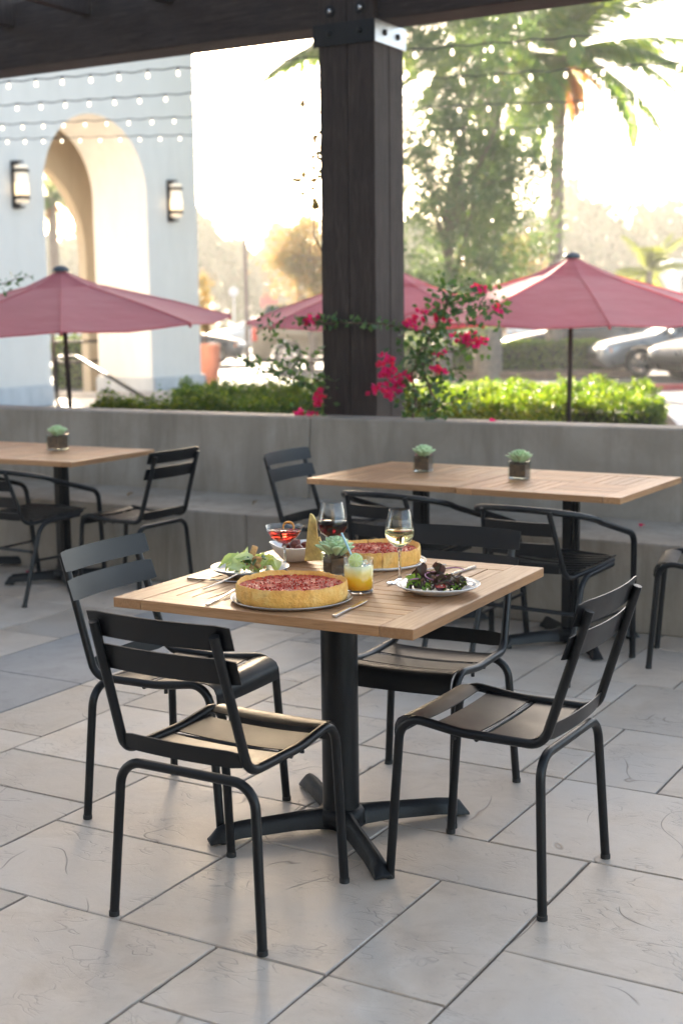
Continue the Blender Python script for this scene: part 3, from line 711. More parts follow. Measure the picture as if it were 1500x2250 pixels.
# ---- unseen restaurant block, added behind the camera to cut the light from there
rb = thing('unseen_restaurant_block', 'unseen restaurant block added behind the camera to hold off sky light', 'building', P(-4, -5.0, 0), YU)
MB().box((0, -2.5, 2.3), (26, 5, 4.6)).build('wall', M['ground'], rb)
for k in range(8):
    MB().box((-10.5 + 3 * k, 0.03, 1.55), (2.3, 0.05, 2.5)).build('window', M['carglass'], rb)
MB().box((0, -2.3, 4.75), (26.6, 5.6, 0.3)).build('roof', M['plinth'], rb)
# ---- air
HAZE = bpy.data.materials.new('haze_air'); HAZE.use_nodes = True; _t = HAZE.node_tree; _t.nodes.clear()
_o = _t.nodes.new('ShaderNodeOutputMaterial'); _v = _t.nodes.new('ShaderNodeVolumePrincipled'); _t.links.new(_v.outputs[0], _o.inputs['Volume'])
_v.inputs['Color'].default_value = (0.96, 0.95, 0.94, 1); _v.inputs['Density'].default_value = 0.0017; _v.inputs['Anisotropy'].default_value = 0.25
hz = MB().box((0, 175, 6.5), (560, 430, 15.2)).build('haze', HAZE)
hz['kind'] = 'stuff'; hz['label'] = 'thin warm haze in the evening air'

# ================================================================== FURNITURE
def dining_chair(label, cat='chair', group=None):
    """origin between the rear feet, +Y is where a sitter faces"""
    t = thing('dining_chair', label, 'chair', group=group); r = 0.0125
    for s in (-1, 1):
        path = fillet([(s * 0.176, -0.094, 0.790), (s * 0.186, 0.018, 0.437), (s * 0.185, 0.250, 0.437), (s * 0.180, 0.424, 0.460), (s * 0.184, 0.458, 0.004)], [0.055, 0.5, 0.062], 7)
        o = MB().tube(path, r, 14).build('side_frame', M['black'], t)
        MB().lathe([(0, 0), (0.0138, 0), (0.0138, 0.012), (0.0126, 0.013)], 14, (s * 0.184, 0.458, 0)).build('foot_cap', M['cap'], o)
    path = fillet([(-0.226, 0.0, 0.004), (-0.200, 0.020, 0.409), (0.200, 0.020, 0.409), (0.226, 0.0, 0.004)], 0.065, 8)
    o = MB().tube(path, r, 14).build('rear_leg_hoop', M['black'], t)
    for s in (-1, 1): MB().lathe([(0, 0), (0.0138, 0), (0.0138, 0.012), (0.0126, 0.013)], 14, (s * 0.226, 0, 0)).build('foot_cap', M['cap'], o)
    # back slats, bowed rearwards
    def slat(z0, z1, y0, y1, hw, bow, nm='back_slat'):
        G_ = []
        for i in range(13):
            x = -hw + 2 * hw * i / 12; k = 1 - (x / hw) ** 2; row = []
            for j in range(3):
                q = j / 2; cz = 0.004 if (i in (0, 12) and j in (0, 2)) else 0
                row.append((x, y0 + (y1 - y0) * q - bow * k, z0 + (z1 - z0) * q + (cz if j == 0 else -cz)))
            G_.append(row)
        return MB().grid(G_, 0.003).build(nm, M['black'], t)
    slat(0.750, 0.814, -0.060, -0.078, 0.209, 0.020)
    slat(0.665, 0.730, -0.035, -0.055, 0.209, 0.020)
    slat(0.447, 0.492, 0.012, 0.002, 0.174, 0.012, 'rear_seat_slat')
    def seat(y0, y1, z0, z1, hw0, hw1, nm='seat_slat', drop=0.006):
        G_ = []
        for i in range(9):
            row = []
            for j in range(4):
                q = j / 3; y = y0 + (y1 - y0) * q; hw = hw0 + (hw1 - hw0) * q; x = -hw + 2 * hw * i / 8
                row.append((x, y, z0 + (z1 - z0) * q - drop * (1 - (x / hw) ** 2)))
            G_.append(row)
        return MB().grid(G_, 0.003).build(nm, M['black'], t)
    seat(0.064, 0.186, 0.4345, 0.4335, 0.175, 0.174)
    seat(0.211, 0.333, 0.4340, 0.443, 0.174, 0.171)
    G_ = []
    prof = [(0.358, 0.449), (0.377, 0.454), (0.40, 0.456), (0.420, 0.452), (0.435, 0.443), (0.443, 0.427), (0.445, 0.408), (0.444, 0.395)]
    for i in range(9):
        x = -0.172 + 0.344 * i / 8; G_.append([(x, y, z - 0.006 * (1 - (x / 0.172) ** 2) * (1 if k < 3 else 0.4)) for k, (y, z) in enumerate(prof)])
    MB().grid(G_, 0.003).build('front_seat_slat', M['black'], t)
    b = MB(); b.tube([(-0.19, 0.20, 0.427), (0.19, 0.20, 0.427)], 0.007, 8); b.build('seat_brace', M['black'], t)
    for s in (-1, 1):
        MB().lathe([(0, -0.012), (0.006, -0.012), (0.006, 0), (0, 0)], 8, (s * 0.176, 0.27, 0.425)).build('glide_nut', M['cap'], t)
    return t
GC = 'black metal slat chairs around the tables'
ch1 = dining_chair('black slat chair with its back turned at the near side of the laid table', group=GC)
ch1.location = (-0.395, 3.185, 0); ch1.rotation_euler = (0, 0, R(59.5 - 90))
def hd(deg): return R(deg - 90)
dup(ch1, (-0.673, 4.178, 0), hd(-28.6), 'black slat chair at the left side of the laid table, its back catching grey light')
dup(ch1, (0.606, 3.436, 0), hd(149.0), 'black slat chair pulled out at the right side of the laid table')
dup(ch1, P(-1.876, 3.955), hd(-116), 'black slat chair behind the right half of the laid table')
dup(ch1, P(-4.44, 5.80), hd(148), 'black slat chair at the right end of the left back table')
dup(ch1, P(-3.71, 6.0), hd(-31), 'black slat chair standing left of the two joined back tables')
c10 = Vector((1.352, 5.842, 0)) - Vector((math.cos(R(161.7)), math.sin(R(161.7)), 0)) * 0.462
dup(ch1, c10, hd(161.7), 'black slat chair cut off by the right edge of the picture')

def armchair(label, group):
    t = thing('armchair', label, 'armchair', group=group); r = 0.0125
    # arm loop with front legs
    pts = [(-0.262, 0.50, 0.004), (-0.272, 0.47, 0.615)]
    left = fillet([(-0.256, 0.52, 0.004), (-0.280, 0.46, 0.560), (-0.272, 0.20, 0.645)], 0.07, 6)
    loop = []
    for k in range(25):
        a = math.pi * k / 24; x = -0.272 * math.cos(a); y = 0.14 - 0.265 * math.sin(a)
        loop.append(Vector((x, y, 0.652 + 0.070 * math.sin(a) ** 0.8)))
    right = [Vector((-p.x, p.y, p.z)) for p in left][::-1]
    o = MB().tube(left[:-1] + loop + right[1:], 0.0135, 12).build('arm_loop', M['black'], t)
    for s in (-1, 1): MB().lathe([(0, 0), (0.015, 0), (0.015, 0.014), (0.013, 0.015)], 10, (s * 0.256, 0.52, 0)).build('foot_cap', M['cap'], o)
    for s in (-1, 1):
        path = fillet([(s * 0.150, -0.095, 0.712), (s * 0.185, -0.005, 0.425), (s * 0.215, 0.20, 0.443), (s * 0.218, 0.425, 0.455), (0, 0.450, 0.458)], [0.06, 0.3, 0.06], 7)
        MB().tube(path, 0.011, 12).build('seat_frame', M['black'], t)
        path = fillet([(s * 0.226, 0.36, 0.440), (s * 0.224, 0.07, 0.425), (s * 0.228, -0.075, 0.004)], 0.09, 7)
        o = MB().tube(path, r, 12).build('rear_leg', M['black'], t)
        MB().lathe([(0, 0), (0.015, 0), (0.015, 0.014), (0.013, 0.015)], 10, (s * 0.228, -0.075, 0)).build('foot_cap', M['cap'], o)
        MB().tube([(s * 0.224, 0.0, 0.235), (s * 0.268, 0.485, 0.235)], 0.008, 8).build('stretcher', M['black'], t)
    MB().tube([(-0.224, 0.0, 0.285), (0.224, 0.0, 0.285)], 0.009, 8).build('stretcher', M['black'], t)
    for z0, z1 in ((0.610, 0.668), (0.520, 0.578), (0.450, 0.495)):
        G_ = []
        yy = lambda z: -0.005 - (z - 0.425) / 0.297 * 0.095
        for i in range(9):
            x = -0.163 + 0.326 * i / 8; k = 1 - (x / 0.163) ** 2
            G_.append([(x, yy(z) - 0.02 * k, z) for z in (z0, z1)])
        MB().grid(G_, 0.004).build('back_slat', M['black'], t)
    for i in range(8):
        y = 0.045 + i * 0.05; hw = 0.198 + 0.015 * i / 7; z = 0.438 + 0.016 * i / 7
        G_ = [[(-hw + 2 * hw * a / 6, y + b_ * 0.036, z + 0.008 - 0.014 * (1 - ((-1 + a / 3) ** 2))) for b_ in (0, 0.5, 1)] for a in range(7)]
        MB().grid(G_, 0.006).build('seat_slat', M['black'], t)
    return t
GA = 'black metal armchairs at the back tables'
ac = armchair('black round-backed armchair in front of the right one of the joined back tables', GA)
ac.location = P(-2.13, 5.21); ac.rotation_euler = (0, 0, hd(55))
dup(ac, P(-2.86, 5.36), hd(56), 'black round-backed armchair partly hidden behind the glasses of the laid table')
dup(ac, P(-5.20, 5.36), hd(57), 'black round-backed armchair cut off by the left edge of the picture')

# ---- tables
def table(name, label, cx, cy, w, d, yaw, zt=0.745, th=0.028, slats=7, frame=0.092, feet='round', group=None, diag=True):
    t = thing(name, label, 'table', (cx, cy, 0), yaw, group)
    z = zt - th / 2; hw, hd_ = w / 2, d / 2; g = 0.0012
    # breadboard ends run the full depth, the other two rails fit between them
    def board(nm, lx, ly, x, y, rot):
        MB().box((0, 0, 0), (lx, ly, th)).build(nm, M['teak'], t, bevel=0.0022, loc=(x, y, z), rot=(0, 0, rot))
    for s in (-1, 1):
        board('frame_board', d, frame, s * (hw - frame / 2), 0, R(90))
        board('frame_board', w - 2 * frame - 2 * g, frame, 0, s * (hd_ - frame / 2), 0)
    iw, idp = w - 2 * frame, d - 2 * frame
    for sx in (-1, 1):
        for sy in (-1, 1):
            qx, qy = iw / 2, idp / 2; cx_, cy_ = sx * qx / 2, sy * qy / 2
            along = (sx * sy < 0)      # near right (+x,-y) and far left run along x
            n = slats; tot = qy if along else qx; ln = (qx if along else qy) - 2 * g; p = tot / n; wd = p - 0.0050
            for k in range(n):
                off = -tot / 2 + p * (k + 0.5)
                o = MB().box((0, 0, 0), (ln, wd, th - 0.006)).build('slat', M['teak'], t, bevel=0.0007, seg=1,
                    loc=(cx_ if along else cx_ + off, cy_ + off if along else cy_, z + 0.003 - rnd.uniform(0.0006, 0.0012)), rot=(0, 0, 0 if along else R(90)))
    MB().box((0, 0, z - th / 2 + 0.0015), (iw + 0.01, idp + 0.01, 0.0025)).build('dark_gap_sheet', M['soil'], t)  # added dark sheet, gives the slat gaps their shade by colour
    MB().box((0, 0, z - th / 2 - 0.012), (w * 0.55, 0.05, 0.022)).build('top_support', M['black'], t)
    MB().box((0, 0, z - th / 2 - 0.010), (0.05, d * 0.55, 0.018)).build('top_support', M['black'], t)
    if feet == 'round': MB().lathe([(0.054, 0.055), (0.054, zt - th - 0.03)], 40).build('pedestal', M['black'], t)
    else:
        c = MB()
        for a, b_ in ((0.074, 0.03), (0.03, 0.074), (0.06, 0.06)): c.box((0, 0, 0.39), (a, b_, zt - 0.12))
        c.build('pedestal', M['black'], t)
    # four cast feet to the corners
    for k in range(4):
        a = math.atan2(d, w) if k % 2 == 0 else math.pi - math.atan2(d, w)
        a += math.pi * (k // 2); L0 = 0.385 if feet == 'round' else 0.33
        ux, uy = math.cos(a), math.sin(a); b = MB(); secs = []
        for (q, h, wt, wb, zb) in ((0.03, 0.070, 0.040, 0.085, 0.016), (0.075, 0.066, 0.024, 0.058, 0.018), (0.14, 0.062, 0.020, 0.046, 0.020), (0.30, 0.056, 0.020, 0.046, 0.016), (L0 - 0.03, 0.052, 0.020, 0.048, 0.010), (L0 - 0.012, 0.045, 0.016, 0.05, 0.008), (L0 + 0.012, 0.012, 0.03, 0.052, 0.006)):
            secs.append([Vector((ux * q - uy * y, uy * q + ux * y, zz)) for y, zz in ((-wb / 2, zb), (-wb / 2 * 0.86, zb + h * 0.5), (-wt / 2, h * 0.93 + zb * 0.4), (0, h + zb * 0.4), (wt / 2, h * 0.93 + zb * 0.4), (wb / 2 * 0.86, zb + h * 0.5), (wb / 2, zb))])
        n = 7; vs = [p for s_ in secs for p in s_]
        fs = [(i * n + j, i * n + j + 1, (i + 1) * n + j + 1, (i + 1) * n + j) for i in range(len(secs) - 1) for j in range(n - 1)]
        fs += [(i * n + n - 1, i * n, (i + 1) * n, (i + 1) * n + n - 1) for i in range(len(secs) - 1)]
        b.add(vs, fs, True); b.add(secs[0], [tuple(range(n))]); b.add(secs[-1], [tuple(range(n))])
        f = b.build('foot', M['cast'], t)
        MB().lathe([(0, 0), (0.014, 0), (0.014, 0.014), (0, 0.014)], 10, (ux * (L0 - 0.03), uy * (L0 - 0.03), 0)).build('levelling_pad', M['cap'], f)
    MB().lathe([(0.0, 0.02), (0.072, 0.022), (0.070, 0.06), (0.060, 0.072), (0.0, 0.074)], 32).build('foot_hub', M['cast'], t)
    return t
TY = R(-28.6)
table('cafe_table', 'square slatted teak table laid with food and drinks in front', -0.0115, 3.872, 0.912, 0.912, TY)
GB = 'slatted teak tables along the concrete bench'
table('cafe_table', 'left one of the two joined teak tables along the bench', *P(-2.945, 5.872)[:2], 0.785, 0.82, R(-31.5), feet='square', slats=6, frame=0.075, group=GB)
table('cafe_table', 'right one of the two joined teak tables along the bench', *P(-2.165, 5.830)[:2], 0.755, 0.81, R(-31.5), feet='square', slats=6, frame=0.075, group=GB)
table('cafe_table', 'teak table with a single succulent at the left beyond the armchair', *P(-5.265, 5.925)[:2], 0.77, 0.75, R(-28), feet='square', slats=6, frame=0.075, group=GB)
table('cafe_table', 'teak table at the far left edge, joined to its neighbour', *P(-6.05, 5.97)[:2], 0.77, 0.75, R(-28), feet='square', slats=6, frame=0.075, group=GB)
TZ = 0.745

# ---- succulents in glass cubes
def succulent(label, loc, rz, s=1.0, seed=1, gw=0.068, gh=0.068, cat='potted succulent', spiky=False, cm='succ'):
    t = thing('potted_succulent', label, cat, loc, rz); h = gw / 2; w = 0.004; rr = random.Random(seed)
    # glass cube: four walls and a thick base, one closed shell
    o_ = [(-h, -h), (h, -h), (h, h), (-h, h)]; i_ = [(-h + w, -h + w), (h - w, -h + w), (h - w, h - w), (-h + w, h - w)]
    v = [(x, y, 0.0005) for x, y in o_] + [(x, y, gh) for x, y in o_] + [(x, y, gh) for x, y in i_] + [(x, y, 0.010) for x, y in i_]
    f = [(3, 2, 1, 0)] + [(k, (k + 1) % 4, (k + 1) % 4 + 4, k + 4) for k in range(4)] + [(k + 4, (k + 1) % 4 + 4, (k + 1) % 4 + 8, k + 8) for k in range(4)] + [(k + 8, (k + 1) % 4 + 8, (k + 1) % 4 + 12, k + 12) for k in range(4)] + [(12, 13, 14, 15)]
    MB().add(v, f).build('glass_cube', M['thick'], t)
    MB().box((0, 0, 0.0065), (gw - 2 * w - 0.0006, gw - 2 * w - 0.0006, 0.009)).build('glass_base', M['base'], t, bevel=0.001)
    b = MB(); m_ = h - w - 0.0008; G_ = [[(-m_ + 2 * m_ * i / 8, -m_ + 2 * m_ * j / 8, gh - 0.010 + rr.uniform(-0.003, 0.006)) for j in range(9)] for i in range(9)]
    b.grid(G_); n = 9
    b.box((0, 0, (0.0125 + gh - 0.014) / 2), (2 * m_ * .97, 2 * m_ * .97, gh - 0.014 - 0.0125)); b.build('soil', M['soil'], t, fix=False)
    # rosette of fat leaves
    b = None; k = 0; NL = 32 if not spiky else 48
    for k in range(NL):
        q = k / (NL - 1); a = k * 2.39996 + rr.uniform(-.12, .12)
        el = R(90 - 46 * q) + rr.uniform(-.06, .06); ln = (0.022 + 0.013 * q) * s * (1.12 if spiky else 1); wd = (0.0074 + 0.0040 * q) * s * (0.62 if spiky else 1)
        base = Vector((math.cos(a), math.sin(a), 0)) * (0.003 + 0.010 * q) * s + Vector((0, 0, gh - 0.004 + (0.016 * (1 - q)) * s))
        d = Vector((math.cos(a) * math.cos(el), math.sin(a) * math.cos(el), math.sin(el))); sd = Vector((-math.sin(a), math.cos(a), 0)); up = d.cross(sd) * -1
        lf = MB(); rings = []
        for (f_, wk, tk, rise) in ((0, .45, .3, 0), (.25, .74, .40, .0), (.52, 1.02, .46, .03), (.76, 1.08, .40, .09), (.92, .72, .24, .16), (1.0, .08, .08, .22)):
            c = base + d * ln * f_ + up * ln * rise
            rings.append([c + sd * (wd * wk * math.cos(th)) + up * (wd * tk * math.sin(th)) for th in [2 * math.pi * m2 / 8 for m2 in range(8)]])
        vs = [p for r_ in rings for p in r_]; fs = [(i * 8 + j, i * 8 + (j + 1) % 8, (i + 1) * 8 + (j + 1) % 8, (i + 1) * 8 + j) for i in range(5) for j in range(8)]
        lf.add(vs, fs, True); lf.add(rings[-1], [tuple(range(8))], True)
        lf.build('leaf', M[cm], t)
    return t
succulent('plump pale green succulent in a glass cube amid the food', atz(737, 1268, TZ) + Vector((0, 0.012, 0.0005)), R(28), 1.42, 3, 0.064, 0.070)
succulent('succulent in a glass cube on the left joined back table', atz(930, 1036, 0.745) + Vector((0, 0, 0.0005)), R(-20), 1.45, 5, 0.082, 0.082, spiky=False)
succulent('spiky succulent in a glass cube on the right joined back table', atz(1141, 1052, 0.745) + Vector((0, 0, 0.0005)), R(-25), 1.45, 8, 0.086, 0.082, spiky=True)
succulent('succulent in a glass cube on the far left back table', atz(127, 989, 0.745) + Vector((0, 0, 0.0005)), R(-30), 1.55, 12, 0.094, 0.092)

# ================================================================== FOOD AND DRINK
EPS = 0.0006
def up(v, dz): return Vector((v.x, v.y, v.z + dz))
def plate(name, label, c, r, prof, m, cat='plate'):
    o = MB().lathe(prof(r), 64).build(name, m, None); o.location = c; return tag(o, label, cat)
def pan_prof(r): return [(0, 0.0006), (r * 0.93, 0.0006), (r * 0.985, 0.006), (r, 0.0095), (r * 0.995, 0.0110), (r * 0.972, 0.0080), (r * 0.925, 0.0026), (0, 0.0026)]
def dish_prof(r): return [(0, 0.0015), (r * 0.52, 0.0015), (r * 0.53, 0.0006), (r * 0.57, 0.0006), (r * 0.60, 0.004), (r * 0.86, 0.014), (r * 0.99, 0.0225), (r, 0.0245), (r * 0.985, 0.0255), (r * 0.84, 0.0175), (r * 0.60, 0.0085), (0, 0.0065)]

def fbm(a, ks, rr):
    return sum(w * math.sin(k * a + p) for (k, w, p) in rr)
def pizza(label, c, yaw, slices, rad, seed, gap=0.0015, h=0.050):
    t = thing('deep_dish_pizza', label, 'pizza', c, yaw); rr = random.Random(seed)
    ws = [(k, 0.0022 / k ** 0.5 * rr.uniform(0.3, 1.2), rr.uniform(0, 6.3)) for k in (2, 3, 5, 7, 11, 16, 23, 31, 47)]
    prof = [(0.955, 0.001), (0.985, 0.004), (1.0, 0.016), (1.0, 0.032), (0.998, 0.042), (0.988, 0.0490), (0.974, 0.0510), (0.960, 0.0470), (0.948, 0.0400), (0.935, 0.030), (0.925, 0.012)]
    def wedge(a0, a1, full):
        n = max(10, int(150 * (a1 - a0) / 6.283)); off = Vector((0, 0, 0))
        if not full: am = (a0 + a1) / 2; off = Vector((math.cos(am), math.sin(am), 0)) * gap
        G_ = []
        for i in range(n + 1):
            a = a0 + (a1 - a0) * i / n; w = sum(q * math.sin(k * a + p) for k, q, p in ws); row = []
            for j, (q, z) in enumerate(prof):
                rr_ = rad * q + (w * 0.75 if 0 < j < 9 else 0) + rr.uniform(-.0007, .0007); zz = z * h / 0.05 + (w * 0.9 if j in (5, 6, 7) else 0) + (rr.uniform(-.0009, .0012) if 4 <= j <= 8 else 0)
                row.append(off + Vector((rr_ * math.cos(a), rr_ * math.sin(a), zz)))
            G_.append(row)
        if full: G_[-1] = G_[0]
        b = MB(); b.grid(G_)
        if not full:
            for row in (G_[0], G_[-1]): b.add([Vector(p) for p in row], [tuple(range(len(row)))])
        nm = 'crust' if full else 'slice_crust'
        cr = b.build(nm, M['crust'], t, fix=True)
        # filling
        m = 20; T_ = []
        for i in range(n + 1):
            a = a0 + (a1 - a0) * i / n; row = []
            for j in range(m + 1):
                q = 0.958 * j / m; z = (0.0365 * h / 0.05) + rr.uniform(-0.0012, 0.0022) + (0.0035 if j >= m - 1 else 0) * rr.random() - 0.003 * (1 - j / m)
                row.append(off + Vector((rad * q * math.cos(a), rad * q * math.sin(a), z if j else 0.0365 * h / 0.05 - .003)))
            T_.append(row)
        if full: T_[-1] = T_[0]
        b = MB(); b.grid(T_)
        if not full:
            for row in (T_[0], T_[-1]):
                lo = [Vector((p.x, p.y, 0.002)) for p in row]; k = len(row)
                b.add(list(row) + lo, [(q, q + 1, q + 1 + k, q + k) for q in range(k - 1)])
        b.build('tomato_filling', M['topping'], t if full else cr, fix=False)
    if slices <= 1: wedge(0, 2 * math.pi, True)
    else:
        for k in range(slices): wedge(2 * math.pi * k / slices + 0.004, 2 * math.pi * (k + 1) / slices - 0.004, False)
    # chunks of tomato in the sauce: too many to pick apart
    b = MB()
    for k in range(190):
        a = rr.uniform(0, 6.283); q = rad * 0.88 * math.sqrt(rr.random()); s = rr.uniform(0.0022, 0.0065)
        rot = Euler((rr.uniform(0, 3), rr.uniform(0, 3), rr.uniform(0, 3))).to_matrix(); cc = Vector((q * math.cos(a), q * math.sin(a), 0.0370 * h / 0.05))
        vs = [cc + rot @ Vector((x * s * rr.uniform(.7, 1.2), y * s * rr.uniform(.5, 1.1), z * s * .45)) for x, y, z in ((1, 0, 0), (-1, 0, 0), (0, 1, 0), (0, -1, 0), (0, 0, 1), (0, 0, -1))]
        b.add(vs, [(0, 2, 4), (2, 1, 4), (1, 3, 4), (3, 0, 4), (2, 0, 5), (1, 2, 5), (3, 1, 5), (0, 3, 5)], True)
    b.build('tomato_chunks', M['sauce'], t, kind='stuff')
    g = np.random.default_rng(seed); n = 260; a = g.random(n) * 6.283; q = rad * 0.88 * np.sqrt(g.random(n))
    leafcloud('cheese_shreds', np.stack([q * np.cos(a), q * np.sin(a), np.full(n, 0.0395 * h / 0.05)], 1), 0.0042, M['cheese'], t, up=3, aspect=0.4, seed=seed)
    return t
c = atz(636, 1347, TZ) + Vector((0, 0.163, EPS))
plate('pizza_pan', 'flat round aluminium pan under the whole deep dish pizza in front', c, 0.165, pan_prof, M['pan'], 'pan')
pizza('whole deep dish pizza with a tall golden crust, nearest the camera', up(c, 0.0028), 0.4, 1, 0.1505, 21)
c = atz(826, 1257, TZ) + Vector((0, 0.15, EPS))
plate('serving_plate', 'flat white plate under the sliced deep dish pizza at the back', c, 0.160, pan_prof, M['china'])
pizza('deep dish pizza cut into slices behind the wine glass', up(c, 0.0028), R(-82), 6, 0.140, 33)

# ---- salads
def crumple(L_, Wd, curl, ruf, rr, nu=7, nv=5, rib=0.0):
    G_ = []
    p1, p2, p3 = rr.uniform(0, 6), rr.uniform(0, 6), rr.uniform(0, 6)
    for i in range(nu):
        s = i / (nu - 1); w = Wd * (math.sin(math.pi * min(1, s * 0.88 + 0.10)) ** 0.7); row = []
        for j in range(nv):
            q = -1 + 2 * j / (nv - 1); x = L_ * s; y = w * q * 0.5
            z = curl * L_ * math.sin(math.pi * s) + ruf * (abs(q) ** 2) * math.sin(9 * s + p1 + 2 * q) + 0.35 * ruf * math.sin(13 * s + 5 * q + p2) + abs(q) * Wd * 0.22
            row.append(Vector((x, y + ruf * 0.4 * math.sin(11 * s + p3) * abs(q), z)))
        G_.append(row)
    return G_
def leaves_on(t, name, m, n, spread, zc, L_, Wd, curl, ruf, seed, up_=0.5, hgt=0.03):
    rr = random.Random(seed)
    for k in range(n):
        a = rr.uniform(0, 6.283); q = spread * math.sqrt(rr.random()); ln = rr.uniform(*L_)
        G_ = crumple(ln, ln * rr.uniform(*Wd), rr.uniform(*curl), ruf, rr)
        rot = Euler((rr.uniform(-0.9, 0.9), rr.uniform(-up_, up_ * 0.2), rr.uniform(0, 6.28))).to_matrix()
        pos = Vector((q * math.cos(a), q * math.sin(a) * 0.9, zc + hgt * (1 - (q / spread) ** 1.5) * rr.random()))
        mid = Vector((ln / 2, 0, 0))
        b = MB().grid([[pos + rot @ (p - mid) for p in row] for row in G_]); b.build(name, m, t, fix=False)
def blob(b, c, s, rr, k=1.0):
    rot = Euler((rr.uniform(0, 3), rr.uniform(0, 3), rr.uniform(0, 3))).to_matrix(); vs = []; fs = []
    for i in range(5):
        th = math.pi * i / 4
        for j in range(6):
            ph = 2 * math.pi * j / 6; q = rr.uniform(0.8, 1.15)
            vs.append(Vector(c) + rot @ Vector((s * q * math.sin(th) * math.cos(ph), s * q * math.sin(th) * math.sin(ph) * k, s * q * math.cos(th) * 0.8)))
    for i in range(4):
        for j in range(6): fs.append((i * 6 + j, i * 6 + (j + 1) % 6, (i + 1) * 6 + (j + 1) % 6, (i + 1) * 6 + j))
    b.add(vs, fs, True); return b
# caesar salad, left
c = atz(549, 1246, TZ + 0.022); c.z = TZ + EPS
plate('salad_plate', 'grey glazed plate under the green romaine salad', c, 0.118, dish_prof, M['stonechina'])
cs = thing('romaine_salad', 'romaine salad with croutons at the far left of the table', 'salad', up(c, 0.009), 0)
leaves_on(cs, 'romaine_leaf', M['romaine'], 22, 0.062, 0.010, (0.045, 0.08), (0.34, 0.52), (0.15, 0.42), 0.008, 5, 0.6, 0.038)
leaves_on(cs, 'dark_leaf', M['darkgreen'], 4, 0.05, 0.026, (0.03, 0.05), (0.5, 0.8), (0.1, 0.3), 0.005, 6, 0.5, 0.02)
rr = random.Random(9)
for k in range(20):
    a = rr.uniform(0, 6.28); q = 0.066 * math.sqrt(rr.random()); s = rr.uniform(0.010, 0.019)
    MB().box((0, 0, 0), (s, s * 0.8, s * 0.8)).build('crouton', M['crouton'], cs, bevel=0.002, loc=(q * math.cos(a), q * math.sin(a), 0.030 + 0.012 * rr.random() - q * 0.25), rot=(rr.uniform(0, 3), rr.uniform(0, 3), rr.uniform(0, 3)))
MB().box((0, 0, 0), (0.018, 0.012, 0.030)).build('crouton', M['crouton'], cs, bevel=0.003, loc=(0.012, 0.0, 0.062), rot=(0.2, 0.3, 0.4))
# three long leaves sloping to the left, as the pale front of the heap
for k, (x, y, a, rl) in enumerate(((-0.030, -0.035, 3.3, 0.8), (-0.008, -0.030, 3.6, 1.0), (0.028, -0.038, 5.2, 0.7))):
    G_ = crumple(0.085, 0.036, 0.16, 0.004, rr); rot = Euler((-0.5, 0.35, a)).to_matrix()
    MB().grid([[Vector((x + 0.02, y + 0.02, 0.045)) + rot @ (p) for p in row] for row in G_]).build('romaine_leaf', M['romaine'], cs, fix=False)
# mixed leaf salad, right
c = atz(962, 1284, TZ + 0.022); c.z = TZ + EPS
plate('salad_plate', 'white plate with a pale blue glaze under the purple mixed salad', c, 0.117, dish_prof, M['china'])
ms = thing('mixed_leaf_salad', 'dark purple mixed leaf salad with red onion rings', 'salad', up(c, 0.009), 0)
leaves_on(ms, 'purple_leaf', M['purpleleaf'], 46, 0.078, 0.010, (0.025, 0.05), (0.5, 0.9), (0.05, 0.4), 0.006, 15, 0.8, 0.024)
leaves_on(ms, 'green_leaf', M['greenleaf'], 15, 0.082, 0.010, (0.02, 0.042), (0.5, 0.9), (0.05, 0.3), 0.006, 16, 0.8, 0.018)
rr = random.Random(19)
for (x, y) in ((-0.062, -0.03), (-0.07, -0.012), (-0.052, -0.048)):
    G_ = crumple(0.04, 0.03, 0.2, 0.006, rr); rot = Euler((-0.8, -0.7, rr.uniform(0, 6))).to_matrix()
    MB().grid([[Vector((x, y, 0.014)) + rot @ p for p in row] for row in G_]).build('green_leaf', M['greenleaf'], ms, fix=False)
for (x, y, s) in ((-0.045, 0.01, 0.05), (0.0, 0.015, 0.056), (-0.055, 0.0, 0.04), (0.006, 0.02, 0.05)):
    G_ = crumple(s, s * 0.6, 0.15, 0.007, rr); rot = Euler((rr.uniform(-1, 1), -1.2, rr.uniform(0, 6))).to_matrix()
    MB().grid([[Vector((x, y, 0.022)) + rot @ p for p in row] for row in G_]).build('purple_leaf', M['purpleleaf'], ms, fix=False)
for (x, y, z, r0, tx, ty, arc) in ((0.005, -0.01, 0.036, 0.042, 0.25, 0.1, 4.2), (0.03, -0.02, 0.033, 0.036, -0.3, 0.2, 3.8), (-0.055, -0.03, 0.026, 0.028, -0.6, 0.1, 3.6), (0.03, 0.01, 0.040, 0.045, 0.3, -0.15, 3.0), (-0.015, -0.045, 0.026, 0.026, -0.7, 0.0, 3.4)):
    rot = Euler((tx, ty, rr.uniform(-0.3, 0.3))).to_matrix(); a0 = rr.uniform(0, 1.2)
    MB().tube([Vector((x, y, z)) + rot @ Vector((r0 * math.cos(a0 + arc * k / 20), r0 * 0.75 * math.sin(a0 + arc * k / 20), 0)) for k in range(21)], 0.0018, 6).build('onion_ring', M['onion'], ms)
G_ = []
for i in range(9):
    a = math.pi * i / 8; G_.append([Vector((0.004 - 0.017 * math.cos(a), -0.062 - 0.002 * j, 0.020 + (0.008 - 0.0055 * j) * math.sin(a) * 0.9 - 0.001 * j)) for j in range(3)])
MB().grid(G_, 0.004).build('tomato_wedge', M['tomato'], ms)
for k in range(9):
    a = rr.uniform(0, 6.28); q = rr.uniform(0.01, 0.06); blob(MB(), (q * math.cos(a), q * math.sin(a) - 0.01, 0.034 - q * 0.15), rr.uniform(0.005, 0.009), rr).build('walnut', M['nut'], ms)
b = MB()
